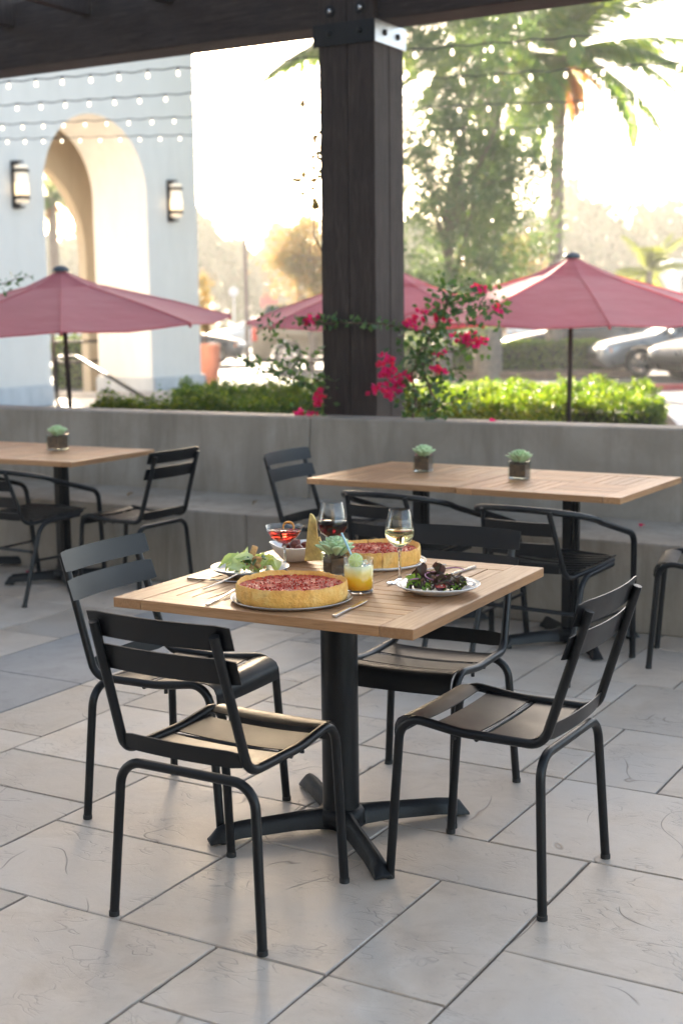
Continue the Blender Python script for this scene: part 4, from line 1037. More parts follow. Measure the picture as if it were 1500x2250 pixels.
for k in range(60):
    a = rr.uniform(0, 6.28); q = 0.07 * math.sqrt(rr.random()); blob(b, (q * math.cos(a), q * math.sin(a) - 0.005, 0.036 - q * 0.22), rr.uniform(0.0014, 0.0032), rr)
b.build('cheese_crumbs', M['cheese'], ms, kind='stuff')

# ---- white bowl with meatballs and toast
c = atz(650, 1232, TZ); c.z = TZ + EPS
def sq(r, z, a, j):
    k = 1.0 / (abs(math.cos(a)) ** 4 + abs(math.sin(a)) ** 4) ** 0.25
    return r * (0.45 + 0.55 * k), z + 0.005 * (math.cos(2 * a + 0.3)) * (z / 0.055)
bo = MB().lathe([(0, 0.001), (0.034, 0.0006), (0.040, 0.004), (0.062, 0.024), (0.079, 0.052), (0.080, 0.055), (0.077, 0.056), (0.059, 0.026), (0.036, 0.009), (0, 0.008)], 64, wob=sq).build('serving_bowl', M['china'])
bo.location = c; bo.rotation_euler = (0, 0, R(20)); tag(bo, 'deep white china bowl behind the red cocktail', 'bowl')
mb = thing('meatballs', 'meatballs in red sauce inside the white bowl', 'meatballs', up(c, 0.012)); rr = random.Random(4)
MB().lathe([(0, 0.0), (0.040, 0.002), (0.058, 0.020), (0, 0.024)], 32).build('sauce', M['sauce'], mb)
for (x, y, z, s) in ((0.0, 0.0, 0.040, 0.024), (-0.030, 0.012, 0.030, 0.020), (0.030, 0.02, 0.030, 0.020), (0.012, -0.03, 0.030, 0.019)):
    bb = MB(); blob(bb, (x, y, z), s, rr, 1.0); o = bb.build('meatball', M['meat'], mb); md = o.modifiers.new('s', 'SUBSURF'); md.levels = md.render_levels = 2
tst = thing('toast_slice', 'long golden wedge of toast standing in the white bowl', 'toast', up(c, 0.0))
G0 = atz(684, 1216, TZ + 0.05) - c; 
def tp(x, y, z): return Vector((G0.x + x, G0.y - 0.01 + y, z))
pts = [tp(-0.022, 0, 0.028), tp(0.032, 0, 0.028), tp(0.031, 0, 0.080), tp(0.024, 0, 0.102), tp(0.019, 0, 0.096), tp(0.014, 0, 0.150), tp(0.006, 0, 0.166), tp(-0.003, 0, 0.172), tp(-0.010, 0, 0.130), tp(-0.015, 0, 0.085)]
MB().poly(pts, (0.003, 0.014, 0)).build('bread', M['toast'], tst, bevel=0.003)

# ---- glasses
def shell(prof_out, th, n=56):
    """closed glass wall: outer profile then inner profile back to the axis"""
    return prof_out
def wine(label, c, liquid, level, s=1.0, H=0.212, cat='wine glass'):
    t = thing('wine_glass', label, cat, c); k = H / 0.212
    out = [(0, 0.0006), (0.0385, 0.0006), (0.0395, 0.0014), (0.036, 0.0026), (0.018, 0.0045), (0.007, 0.009), (0.0040, 0.020), (0.0034, 0.055), (0.0036, 0.085), (0.0065, 0.098), (0.018, 0.107), (0.033, 0.119), (0.0410, 0.134), (0.0425, 0.146), (0.0410, 0.160), (0.0355, 0.186), (0.0300, 0.2112), (0.0294, 0.212)]
    inn = [(0.0288, 0.2112), (0.0344, 0.186), (0.0399, 0.160), (0.0414, 0.146), (0.0399, 0.134), (0.0319, 0.1205), (0.017, 0.1088), (0.006, 0.1025), (0, 0.1015)]
    stem, bowl = [p for p in out if p[1] < 0.0981], [p for p in out if p[1] >= 0.0979]
    MB().lathe([(r * s, z * k) for r, z in stem + [(0, 0.098)]], 40).build('stem_and_foot', M['base'], t)
    MB().lathe([(r * s, z * k) for r, z in bowl + inn], 56).build('glass', M['glass'], t)
    def rin(z):
        q = inn[::-1]
        for (r0, z0), (r1, z1) in zip(q[:-1], q[1:]):
            if z0 <= z <= z1: return r0 + (r1 - r0) * (z - z0) / (z1 - z0)
        return q[-1][0]
    zs = [0.1012, 0.1025, 0.105, 0.1088, 0.114, 0.1205, 0.127, 0.134, 0.140, 0.146, 0.152, 0.158, level]; zs = sorted({z for z in zs if z <= level})
    pr = [(0, zs[0])] + [((rin(z) + 0.0003) * s, z * k) for z in zs[1:]] + [(0, level * k)]
    MB().lathe(pr, 56).build('wine', liquid, t); return t
wine('tall stemmed glass of white wine at the right of the table', up(atz(878, 1280, TZ), EPS), M['whitewine'], 0.153)
wine('stemmed glass of red wine behind the succulent', up(atz(731, 1257, TZ), EPS), M['redwine'], 0.156, 1.06)
c = up(atz(626, 1260, TZ), EPS)
ct = thing('cocktail_glass', 'coupe of red cocktail with an orange twist behind the pizza', 'cocktail glass', c)
co = [(0, 0.0006), (0.034, 0.0006), (0.035, 0.0015), (0.012, 0.004), (0.0045, 0.011), (0.0036, 0.03), (0.0036, 0.078), (0.006, 0.086), (0.020, 0.094), (0.040, 0.110), (0.053, 0.130), (0.0565, 0.1435), (0.0560, 0.144), (0.0553, 0.1435), (0.0518, 0.1303), (0.039, 0.1112), (0.0195, 0.0956), (0.005, 0.0895), (0, 0.089)]
MB().lathe([p for p in co[:8]] + [(0, 0.086)], 40).build('stem_and_foot', M['base'], ct)
MB().lathe(co[7:], 56).build('glass', M['glass'], ct)
MB().lathe([(0, 0.0887), (0.005, 0.0893), (0.0197, 0.0954), (0.0393, 0.1110), (0.0480, 0.1240), (0.0508, 0.1283), (0, 0.1283)], 56).build('cocktail', M['cocktail'], ct)
tw = MB().tube([Vector((0.016 * math.cos(a), 0.006 * math.sin(a * 0.7), 0.015 * math.sin(a) + 0.002)) for a in [(-0.5 + k * 0.235) for k in range(18)]], [0.0022 + 0.0014 * math.sin(k * 0.18) for k in range(18)], 8).build('orange_twist', M['orange'])
tw.location = up(c, 0.134) + Vector((0.012, 0.018, 0)); tag(tw, 'curl of orange peel on the rim of the red cocktail', 'orange peel')
c = up(atz(788, 1302, TZ), EPS)
jt = thing('tumbler', 'tumbler of layered orange cocktail in front of the succulent', 'tumbler', c)
MB().lathe([(0, 0.0006), (0.0385, 0.0006), (0.0405, 0.003), (0.0410, 0.03), (0.0412, 0.0945), (0.0406, 0.0955), (0.0398, 0.0945), (0.0394, 0.03), (0.0385, 0.0125), (0.034, 0.0105), (0, 0.0100)], 56).build('glass', M['glass'], jt)
MB().lathe([(0, 0.0014), (0.0370, 0.0014), (0.0390, 0.004), (0.0388, 0.0110), (0.034, 0.0098), (0, 0.0092)], 48).build('glass_base', M['base'], jt)
MB().lathe([(0, 0.0098), (0.034, 0.0103), (0.0388, 0.0125), (0.0397, 0.03), (0.0400, 0.0755), (0, 0.0755)], 56).build('cocktail', M['juice'], jt)
rr = random.Random(2)
for k in range(5):
    a = k * 1.3; MB().box((0, 0, 0), (0.019, 0.019, 0.017)).build('ice_cube', M['ice'], jt, bevel=0.003, loc=(0.018 * math.cos(a), 0.018 * math.sin(a), 0.078 + 0.002 * rr.random()), rot=(rr.uniform(-.5, .5), rr.uniform(-.5, .5), a))
lm = MB().lathe([(0, -0.0018), (0.0205, -0.0018), (0.021, -0.001), (0.021, 0.001), (0.0205, 0.0018), (0, 0.0018)], 40).build('lime_slice', M['lime'])
lm.location = up(c, 0.0925) + Vector((-0.008, -0.018, 0)); lm.rotation_euler = (R(72), R(10), R(-8)); tag(lm, 'round slice of lime on the rim of the orange tumbler', 'lime slice')
st = MB().tube([Vector((0.004, 0.0, 0)), Vector((-0.042, 0.010, 0.105))], 0.0030, 10).build('drinking_straw', M['straw'])
st.location = up(c, 0.060) + Vector((-0.004, 0.002, 0)); tag(st, 'pale blue straw leaning out of the orange tumbler', 'straw')

# ---- cutlery
def cutlery(kind, label, a, b_, z0, z1, flip=False):
    A_, B_ = up(atz(*a, TZ + z0), 0), up(atz(*b_, TZ + z1), 0); L0 = (B_ - A_).length; d = (B_ - A_).normalized()
    t = thing(kind, label, kind, A_)
    yaw = math.atan2(d.y, d.x); pitch = -math.asin(d.z); t.rotation_euler = (0, pitch, yaw)
    def strip(st, name):
        m = MB(); vs = []; n = len(st)
        for (x, w, z, th) in st: vs += [(x, -w, z + 0.0003), (x, w, z + 0.0003), (x, w * 0.9, z + th), (x, -w * 0.9, z + th)]
        fs = [(3, 2, 1, 0), ((n - 1) * 4, (n - 1) * 4 + 1, (n - 1) * 4 + 2, (n - 1) * 4 + 3)] + [(i * 4 + k, i * 4 + (k + 1) % 4, i * 4 + 4 + (k + 1) % 4, i * 4 + 4 + k) for i in range(n - 1) for k in range(4)]
        return m.add(vs, fs).build(name, M['steel'], t, bevel=0.0006, seg=1)
    if kind == 'fork':
        Lh = L0
        strip([(0, 0.0045, 0.0, 0.003), (0.003, 0.0052, 0.0, 0.0034), (Lh * 0.35, 0.0042, 0.001, 0.0034), (Lh * 0.62, 0.0026, 0.004, 0.003), (Lh * 0.74, 0.0030, 0.006, 0.0026), (Lh * 0.80, 0.0085, 0.004, 0.002), (Lh * 0.87, 0.0105, 0.002, 0.0018)], 'handle')
        for k in range(4):
            m = MB(); y = -0.0082 + k * 0.00547
            m.tube([(Lh * 0.865, y, 0.003), (Lh * 0.93, y * 0.97, 0.003), (Lh, y * 0.94, 0.007)], [0.0011, 0.0010, 0.0006], 6); m.build('tine', M['steel'], t)
    else:
        strip([(0, 0.0052, 0.0, 0.006), (0.004, 0.006, 0.0, 0.0068), (L0 * 0.30, 0.0055, 0.0, 0.0062), (L0 * 0.47, 0.0042, 0.0005, 0.005)], 'handle')
        strip([(L0 * 0.47, 0.0042, 0.002, 0.0016), (L0 * 0.52, 0.0075, 0.002, 0.0014), (L0 * 0.80, 0.0085, 0.002, 0.0012), (L0 * 0.95, 0.006, 0.002, 0.0012), (L0, 0.0012, 0.002, 0.001)], 'blade')
    return t
cutlery('fork', 'steel fork leaning on the rim of the romaine plate', (446, 1296), (548, 1257), 0.001, 0.027)
cutlery('knife', 'steel knife lying across in front of the romaine plate', (412, 1273), (542, 1281), 0.001, 0.001)
cutlery('knife', 'steel knife lying right of the whole pizza', (733, 1357), (806, 1320), 0.001, 0.001)
cutlery('fork', 'steel fork with its end sticking out left of the whole pizza', (454, 1330), (535, 1292), 0.001, 0.001)
cutlery('fork', 'steel fork behind the mixed salad, next to the sliced pizza', (977, 1241), (898, 1268), 0.001, 0.001)
cutlery('knife', 'steel knife behind the right half of the mixed salad plate', (1043, 1247), (930, 1282), 0.001, 0.001)

# ---- petals and dry leaves dropped about
def petal(nm, label, cat, p, s, m, seed, n=5):
    rr = random.Random(seed); b = MB()
    for k in range(n):
        G_ = crumple(s, s * 0.8, 0.2, s * 0.12, rr, 5, 4); rot = Euler((rr.uniform(-.6, .6), rr.uniform(-0.7, -0.2), k * 6.28 / n)).to_matrix()
        b.grid([[rot @ q for q in row] for row in G_])
    o = b.build(nm, M[m], None, fix=False); o.location = up(p, s * 0.15 + 0.002); tag(o, label, cat)
petal('fallen_flower', 'magenta flower fallen on the bench seat at the right', 'fallen flower', atz(1408, 1160, 0.438), 0.022, 'bract', 3, 3)
petal('fallen_flower', 'red flower fallen on the floor below the left back table', 'fallen flower', atz(62, 1262, 0.0), 0.024, 'bract', 5, 3)
petal('dry_leaf', 'curled dry leaf on the bench seat near the standing chair', 'leaf', atz(556, 1113, 0.438), 0.035, 'drypetal', 6, 1)
petal('dry_leaf', 'curled dry leaf on the bench seat left of its neighbour', 'leaf', atz(281, 1093, 0.438), 0.035, 'drypetal', 7, 1)

# ================================================================== UMBRELLAS
def umbrella(label, x, y, rot, tilt=(3.0, 0.0), r=1.32, hub=2.60, edge=2.07, base=-0.65):
    t = thing('patio_umbrella', label, 'umbrella', (x, y, base), 0, 'burgundy umbrellas on the lower terrace')
    t.rotation_euler = (R(tilt[0]), R(tilt[1]), 0)
    def q(rad, a, z): return Vector((rad * math.sin(a), -rad * math.cos(a), z))
    rv = 0.30
    for k in range(8):
        a0, a1 = rot + k * math.pi / 4, rot + (k + 1) * math.pi / 4; G_ = []
        for i in range(9):
            s = i / 8; row = []
            for j in range(9):
                f = j / 8; rad = rv + (r - rv) * s
                p = q(rad, a0, 0).lerp(q(rad, a1, 0), f); z = hub - 0.055 - (hub - 0.055 - edge) * ((rad / r) ** 0.93) - 0.030 * s * 4 * f * (1 - f) + 0.012 * math.sin(math.pi * s)
                row.append(Vector((p.x, p.y, z)))
            G_.append(row)
        MB().grid(G_, 0.0).build('canopy_panel', M['fabric'], t, fix=False)
        # vent tier
        G_ = []
        for i in range(6):
            s = i / 5; row = []
            for j in range(13):
                f = j / 12; rad = 0.03 + (0.395 - 0.03) * s; p = q(rad, a0, 0).lerp(q(rad, a1, 0), f)
                z = hub - 0.025 - 0.160 * s ** 0.95 - 0.02 * s * 4 * f * (1 - f) + (0.012 * abs(math.sin(2 * math.pi * f)) if i == 5 else 0)
                row.append(Vector((p.x, p.y, z)))
            G_.append(row)
        MB().grid(G_, 0.0).build('vent_panel', M['fabric'], t, fix=False)
        MB().tube([q(0.04, a0, hub - 0.08), q(r * 0.5, a0, hub - 0.085 - (hub - edge - .05) * 0.5), q(r * 0.985, a0, edge - 0.006)], 0.009, 6).build('rib', M['poleb'], t)
        MB().tube([q(0.03, a0, hub - 0.44), q(r * 0.5, a0, hub - 0.10 - (hub - edge - .05) * 0.5)], 0.007, 6).build('strut', M['poleb'], t)
        MB().tube([q(rv, a0, hub - 0.052 - (hub - 0.055 - edge) * ((rv / r) ** 0.93)), q(r * .65, a0, hub - 0.040 - (hub - 0.055 - edge) * (0.65 ** 0.93)), q(r, a0, edge + 0.003)], 0.0055, 6).build('seam', M['fabric'], t)
        MB().tube([q(r, a0, edge), q(r, a0, edge).lerp(q(r, a1, edge), .5) - Vector((0, 0, 0.030)), q(r, a1, edge)], 0.006, 6).build('hem', M['fabric'], t)
        MB().lathe([(0, -0.016), (0.012, -0.014), (0.012, 0.008), (0, 0.01)], 8, q(r * 0.99, a0, edge - 0.012)).build('rib_tip', M['fabric'], t)
    MB().lathe([(0, hub - 0.03), (0.066, hub - 0.028), (0.062, hub - 0.004), (0.035, hub + 0.014), (0, hub + 0.02)], 16).build('finial', M['canopycap'], t)
    MB().tube([(0, 0, 0.04), (0, 0, hub - 0.03)], 0.019, 14).build('pole', M['poleb'], t)
    MB().lathe([(0, hub - 0.47), (0.03, hub - 0.47), (0.03, hub - 0.41), (0, hub - 0.41)], 12).build('runner_hub', M['poleb'], t)
    MB().lathe([(0, 0.0), (0.26, 0.0), (0.26, 0.05), (0.05, 0.07), (0.03, 0.25), (0, 0.25)], 24).build('base', M['cast'], t)
umbrella('burgundy umbrella at the left in front of the white building', -2.125, 11.0, R(10), (2.9, -1.1), hub=2.55, edge=2.125)
umbrella('burgundy umbrella at the right above the sunlit boxwood', 1.80, 10.85, R(2), (3.2, 0), edge=2.14)
umbrella('burgundy umbrella mostly hidden behind the timber post', 0.44, 12.9, R(-8), (2, 0), base=-0.63)

# ================================================================== BOXWOOD HEDGES
def hedge(name, label, boxes, dens, size, m='box', seed=3, cat='hedge', bumpy=0.075, group=None):
    g = np.random.default_rng(seed)
    cx = sum((b[0] + b[1]) / 2 for b in boxes) / len(boxes); cy = sum((b[2] + b[3]) / 2 for b in boxes) / len(boxes); z0 = min(b[4] for b in boxes)
    t = thing(name, label, cat, (cx, cy, z0), group=group); allp = []; core = MB()
    for (x0, x1, y0, y1, za, zb) in boxes:
        A = [((x1 - x0) * (y1 - y0), 'top'), ((x1 - x0) * (zb - za), 'f'), ((x1 - x0) * (zb - za), 'b'), ((y1 - y0) * (zb - za), 'l'), ((y1 - y0) * (zb - za), 'r')]
        for ar, s in A:
            n = int(ar * dens * (0.5 if s == 'b' else 1)); u, v = g.random(n), g.random(n); d = g.random(n) ** 1.5 * 0.11
            if s == 'top': p = np.stack([x0 + u * (x1 - x0), y0 + v * (y1 - y0), zb - d], 1)
            elif s in 'fb': p = np.stack([x0 + u * (x1 - x0), (y0 + d) if s == 'f' else (y1 - d), za + v * (zb - za)], 1)
            else: p = np.stack([(x0 + d) if s == 'l' else (x1 - d), y0 + u * (y1 - y0), za + v * (zb - za)], 1)
            w = bumpy * (np.sin(p[:, 0] * 7.3 + seed) * np.cos(p[:, 1] * 6.1) + 0.6 * np.sin(p[:, 0] * 17 + p[:, 2] * 11) * np.sin(p[:, 1] * 15 + 1)) + 0.02 * g.normal(size=n)
            if s == 'top': p[:, 2] += w
            elif s == 'f': p[:, 1] -= w
            elif s == 'r': p[:, 0] += w
            else: p[:, 0] -= w * (s == 'l')
            # rounded shoulders
            ez = np.clip((p[:, 2] - (zb - 0.13)) / 0.13, 0, 1); p[:, 1] += np.where(p[:, 1] < y0 + 0.15, 0.09 * ez ** 2, 0)
            allp.append(p)
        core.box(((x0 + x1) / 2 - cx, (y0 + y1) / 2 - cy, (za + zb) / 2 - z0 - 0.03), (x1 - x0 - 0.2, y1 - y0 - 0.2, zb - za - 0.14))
    p = np.concatenate(allp) - np.array([cx, cy, z0])
    leafcloud('foliage', p, size, M[m], t, up=0.4, seed=seed)
    core.build('dark_core', M['hedgein'], t)  # dark boxes within the leaves, inner shade put in as colour
    return t
hedge('boxwood_hedge', 'low green boxwood in the shade left of the post', [(-2.0, -0.15, 11.0, 11.75, 0.43, 0.80)], 5200, 0.034, seed=3)
hedge('boxwood_hedge', 'second row of boxwood behind the shaded one', [(-1.62, -0.12, 13.3, 14.4, 0.43, 0.79)], 3800, 0.036, seed=4)
hedge('boxwood_hedge', 'sunlit boxwood in front, just right of the post', [(0.52, 1.66, 10.2, 11.1, 0.43, 0.68)], 5000, 0.034, seed=5)
hedge('boxwood_hedge', 'wide sunlit boxwood behind the right umbrella pole', [(0.95, 2.83, 11.75, 12.9, 0.43, 0.735)], 4600, 0.034, seed=6)
hedge('boxwood_hedge', 'rear row of sunlit boxwood seen below the clipped hedge', [(0.55, 3.15, 13.6, 14.6, 0.43, 0.745)], 3600, 0.036, seed=7)
hedge('clipped_hedge', 'long clipped hedge behind the date palm trunk', [(2.3, 6.3, 32.6, 33.5, 0.13, 0.82)], 900, 0.09, seed=8, bumpy=0.03)
hedge('clipped_hedge', 'short clipped hedge left of the date palm trunk', [(1.5, 2.2, 32.4, 33.2, 0.13, 0.90)], 1100, 0.09, seed=9, bumpy=0.03)
hedge('round_shrub', 'green shrub seen through the archway', [(-6.15, -5.25, 29.4, 30.3, 0.0, 1.05)], 900, 0.09, seed=10, bumpy=0.08, cat='shrub')

# ================================================================== TREES AND PALMS
def clumps(g, n, c, rad, power=1.0):
    d = g.normal(size=(n, 3)); d /= np.linalg.norm(d, axis=1)[:, None]; q = g.random(n)[:, None] ** (1 / 2.2)
    return np.array(c) + d * q * np.array(rad)
def tree(name, label, base, masses, trunk_r, nclump, per, cs, size, m, seed, limbs=9, cat='tree', top=None, group=None):
    g = np.random.default_rng(seed); rr = random.Random(seed); base = Vector(base)
    t = thing(name, label, cat, base, group=group); C_ = []
    tot = sum(w for *_, w in masses)
    for c, rad, w in masses: C_.append(clumps(g, max(3, int(nclump * w / tot)), c, rad))
    C_ = np.concatenate(C_); pts = []
    for c in C_:
        k = int(per * g.uniform(0.4, 1.5)); s = cs * g.uniform(0.6, 1.3)
        pts.append(c + g.normal(size=(k, 3)) * np.array([s, s, s * 0.75]))
    p = np.concatenate(pts) - np.array(base); p = p[p[:, 2] > 0.3]
    leafcloud('crown', p, size, M[m], t, up=0.2, seed=seed)
    zt = float(C_[:, 2].mean()) - base.z; tx = float(C_[:, 0].mean()) - base.x
    n = 10; tr = [Vector((tx * (i / n) ** 1.5 + 0.06 * math.sin(i * 1.3 + seed), 0.05 * math.cos(i * 1.7), zt * 1.15 * i / n)) for i in range(n + 1)]
    MB().tube(tr, [trunk_r * (1.25 if i == 0 else 1 - 0.75 * i / n) for i in range(n + 1)], 10).build('trunk', M['bark'], t)
    for k in range(limbs):
        e = Vector(C_[rr.randrange(len(C_))]) - base; i = rr.randint(3, n - 1); s = tr[i]
        mid = s.lerp(e, 0.5) + Vector((rr.uniform(-.2, .2), rr.uniform(-.2, .2), 0.15))
        MB().tube([s, s.lerp(mid, .5), mid, mid.lerp(e, .6), e], [trunk_r * 0.4, trunk_r * 0.32, trunk_r * 0.24, trunk_r * 0.15, trunk_r * 0.06], 6).build('limb', M['bark'], t)
    return t
tree('broadleaf_tree', 'tall loose olive green tree right behind the post', (1.95, 25, 0), [((1.65, 25, 3.6), (1.25, 1.2, 1.9), 2.2), ((2.35, 25, 4.3), (1.3, 1.2, 1.9), 2.0), ((1.7, 25, 6.3), (1.0, 1.0, 1.7), 1.25), ((3.25, 24.8, 4.15), (0.6, 0.8, 0.7), 0.5), ((3.1, 25, 3.0), (0.8, 0.9, 0.9), 0.7), ((2.6, 25, 6.4), (0.7, 0.8, 0.9), 0.35), ((1.9, 25, 1.9), (1.5, 1.0, 0.8), 0.9)], 0.13, 430, 125, 0.2, 0.072, 'tree', 41, 16)
tree('broadleaf_tree', 'yellow and orange leaved tree left of the post', (-0.75, 36, 0), [((-0.95, 36, 2.6), (0.8, 0.8, 1.0), 2), ((-0.35, 36, 3.1), (0.7, 0.8, 1.2), 2), ((-1.35, 36, 3.3), (0.35, 0.5, 0.9), .7)], 0.12, 90, 110, 0.2, 0.09, 'autumn', 43, 8)
tree('shrubby_tree', 'pale yellow green bushy tree behind the right umbrella', (4.3, 37, 0), [((4.4, 37, 2.4), (1.6, 1.0, 1.2), 1)], 0.1, 110, 100, 0.24, 0.09, 'autumn', 45, 7)
tree('shrubby_tree', 'low dense bush under the tall tree behind the umbrellas', (2.2, 31.5, 0), [((2.0, 31.5, 1.7), (1.5, 0.8, 0.8), 1)], 0.1, 90, 110, 0.2, 0.075, 'tree', 46, 6)

def frond_mesh(L0, el, droop, ll, seed, m, wm=1.0):
    rr = random.Random(seed); b = MB(); n = 12; pts = []; x = z = 0.0; a = el
    for i in range(n + 1):
        pts.append(Vector((x, 0, z))); x += math.cos(a) * L0 / n; z += math.sin(a) * L0 / n; a -= droop / n * (0.5 + 1.1 * i / n)
    b.tube(pts, [0.022 * (1 - 0.85 * i / n) for i in range(n + 1)], 5)
    k = 54
    for i in range(4, k):
        f = i / k * n; j = min(int(f), n - 1); p = pts[j].lerp(pts[j + 1], f - j); d = (pts[j + 1] - pts[j]).normalized()
        for s in (-1, 1):
            ln = ll * math.sin(math.pi * (0.12 + 0.84 * i / k)) * rr.uniform(.85, 1.1) + 0.03
            dv = (d * 0.55 + Vector((0, s * 0.8, -0.15 - rr.random() * 0.35))).normalized(); w = d.cross(dv).cross(dv).normalized() * 0.022 * wm * (L0 / 2.4)
            e = p + dv * ln + Vector((0, 0, -0.28 * ln)); mid = p + dv * ln * 0.5
            b.add([p - w * .6, mid - w, e, mid + w, p + w * .6], [(0, 1, 3, 4), (1, 2, 3)])
    return b.mesh('frond', M[m], False)
def palm(name, label, base, h, tr, L0, nf, seed, m='frond', dry=6, ll=0.42, elr=(-25, 78), bark='palmbark', lean=0.0, skirt=0):
    rr = random.Random(seed); t = thing(name, label, 'palm tree', base)
    n = int(h / 0.16); b = MB(); vs = []; K = 14
    pts = []; rs = []
    for i in range(n + 1):
        f = i / n; pts.append(Vector((lean * f * f, 0, h * f))); rs.append(tr * (1.15 - 0.25 * f) * (1.0 if i % 2 else 1.13) * rr.uniform(.96, 1.04))
    b.tube(pts, rs, K); 
    if skirt:
        for k in range(int(h * 60)):
            z = rr.uniform(0.1, h); a = rr.uniform(0, 6.28); q = tr * 0.98; c_ = Vector((lean * (z / h) ** 2 + q * math.cos(a), q * math.sin(a), z)); o_ = Vector((math.cos(a), math.sin(a), 0.9)) * 0.07; s_ = Vector((-math.sin(a), math.cos(a), 0)) * 0.04
            b.add([c_ - s_, c_ + s_, c_ + o_ + s_ * .6, c_ + o_ - s_ * .6], [(0, 1, 2, 3)])
    b.build('trunk', M[bark], t, fix=False)
    fm = [frond_mesh(L0 * rr.uniform(.85, 1.1), 0, d, ll, seed + i, m) for i, d in enumerate((0.7, 1.0, 1.3, 1.6))]
    dm = frond_mesh(L0 * 0.42, 0, 1.2, ll * 0.5, seed + 9, 'dryfrond')
    top = pts[-1]
    for k in range(nf):
        e = rr.uniform(*elr); a = k * 2.39996 + rr.uniform(-.2, .2)
        link('frond', fm[k % 4], t, loc=top, rot=(0, -R(e), a))
    for k in range(dry): link('dry_frond', dm, t, loc=top - Vector((0, 0, .15)), rot=(0, R(rr.uniform(15, 70)), rr.uniform(0, 6.28)))
    return t
palm('date_palm', 'thick trunked date palm standing in the boxwood behind the flowers', (3.38, 31.4, 0), 7.6, 0.27, 2.6, 26, 51, dry=10, skirt=1)
palm('date_palm', 'tall slim palm right of the loose green tree', (5.12, 33, 0), 7.45, 0.155, 3.7, 34, 52, dry=7, lean=0.12, skirt=1, ll=0.6, elr=(-25, 70))
p3 = palm('date_palm', 'palm hidden behind the timber post with one frond showing left', (0.55, 28, 0), 7.5, 0.2, 2.15, 24, 57, dry=4, elr=(-20, 70))
link('frond', frond_mesh(2.3, R(-14), 0.55, 0.5, 91, 'frond', 2.2), p3, loc=(0, 0, 7.12), rot=(0, 0, math.pi * 0.98))
palm('young_palm', 'small yellow green palm at the far right', (9.4, 42, 0), 2.7, 0.11, 1.35, 16, 54, 'yfrond', 0, 0.4, (-15, 75))
palm('young_palm', 'slim distant palm seen through the archway', (-9.6, 47, 0), 5.5, 0.16, 1.5, 22, 55, 'frond', 3, 0.4)

# far woods
def woods(name, prof, y0, y1, n, size, seed, m='far'):
    g = np.random.default_rng(seed); xs = np.array([p[0] for p in prof]); zs = np.array([p[1] for p in prof])
    x = g.uniform(xs[0], xs[-1], n); top = np.interp(x, xs, zs) * (1 + 0.13 * np.sin(x * 0.9 + seed) + 0.09 * np.sin(x * 2.3)); y = g.uniform(y0, y1, n)
    z = top * np.sqrt(g.random(n)) * (0.75 + 0.25 * np.cos((y - (y0 + y1) / 2) / (y1 - y0) * 2))
    o = leafcloud(name, np.stack([x, y, z], 1), size, M[m], None, up=0.2, seed=seed, kind='stuff'); return o
def X(px, d): return (px - 750) / F_PX * d
def Z(py, d): return CAM_H + (695 - py) * d / F_PX
D = 105
w = woods('distant_woods', [(-60, 6), (X(300, D), Z(500, D)), (X(440, D), Z(505, D)), (X(520, D), Z(525, D)), (X(620, D), Z(520, D)), (X(800, D), Z(500, D)), (X(1100, D), Z(480, D)), (X(1200, D), Z(462, D)), (X(1290, D), Z(468, D)), (X(1330, D), Z(490, D)), (X(1385, D), Z(462, D)), (X(1420, D), Z(500, D)), (X(1470, D), Z(490, D)), (60, 9)], 98, 112, 60000, 0.75, 61)
tag(w, 'hazy line of distant trees behind the car park', 'trees')
hl_ = MB(); 
G_ = [[Vector((-250 + 25 * i, 116 + 14 * j, -0.5 + (7.5 + 2.5 * math.sin(i * 1.1)) * math.sin(math.pi * min(j, 4) / 8) * 1.0)) for j in range(6)] for i in range(21)]
hl_.grid(G_); h_ = hl_.build('hills', M['ground'], None, fix=False); struct(h_)

# a distant pale building at the right edge
hb = thing('distant_building', 'pale distant building at the right edge behind the small palm', 'building', (22.5, 84, 0), 0)
MB().box((0, 0, 2.1), (5.5, 5, 4.2)).build('wall', M['stucco'], hb)
MB().box((0, 0, 4.35), (6.0, 5.5, 0.3)).build('roof', M['plinth'], hb)
for k in range(3):
    f = MB().box((-1.9 + 1.6 * k, -2.53, 2.9), (1.0, 0.06, 1.3)).build('window', M['carglass'], hb)
    MB().box((-1.9 + 1.6 * k, -2.57, 2.9), (0.06, 0.03, 1.3)).build('glazing_bar', M['whitepaint'], f)

# street lamp and signs
sl = thing('street_lamp', 'slim street lamp pole between the white building and the post', 'street lamp', (X(549, 45), 45, 0))
MB().tube([(0, 0, 0), (0, 0, 4.7)], [0.09, 0.06], 10).build('pole', M['bark'], sl)
MB().tube(fillet([(0, 0, 4.6), (0, 0, 4.85), (0.6, 0, 4.9)], 0.15), 0.04, 8).build('arm', M['bark'], sl)
MB().box((0.75, 0, 4.88), (0.45, 0.2, 0.1), taper=0.7).build('lamp_head', M['poleb'], sl)
def sign(label, x, y, z, col, s=0.5):
    o = thing('road_sign', label, 'road sign', (x, y, 0)); MB().tube([(0, 0, 0), (0, 0, z)], 0.03, 8).build('pole', M['plinth'], o)
    n = 8; MB().poly([Vector((s / 2 * 1.08 * math.cos(R(22.5 + 45 * k)), -0.04, z + s / 2 * 1.08 * math.sin(R(22.5 + 45 * k)))) for k in range(8)], (0, 0.01, 0)).build('sign_plate', col, o)
sign('red road sign left of the hidden umbrella', X(598, 60), 60, 2.1, M['redcurb'], 0.75)
sign('small white road sign left of the street lamp', X(522, 62), 62, 2.6, M['plinth'], 0.4)

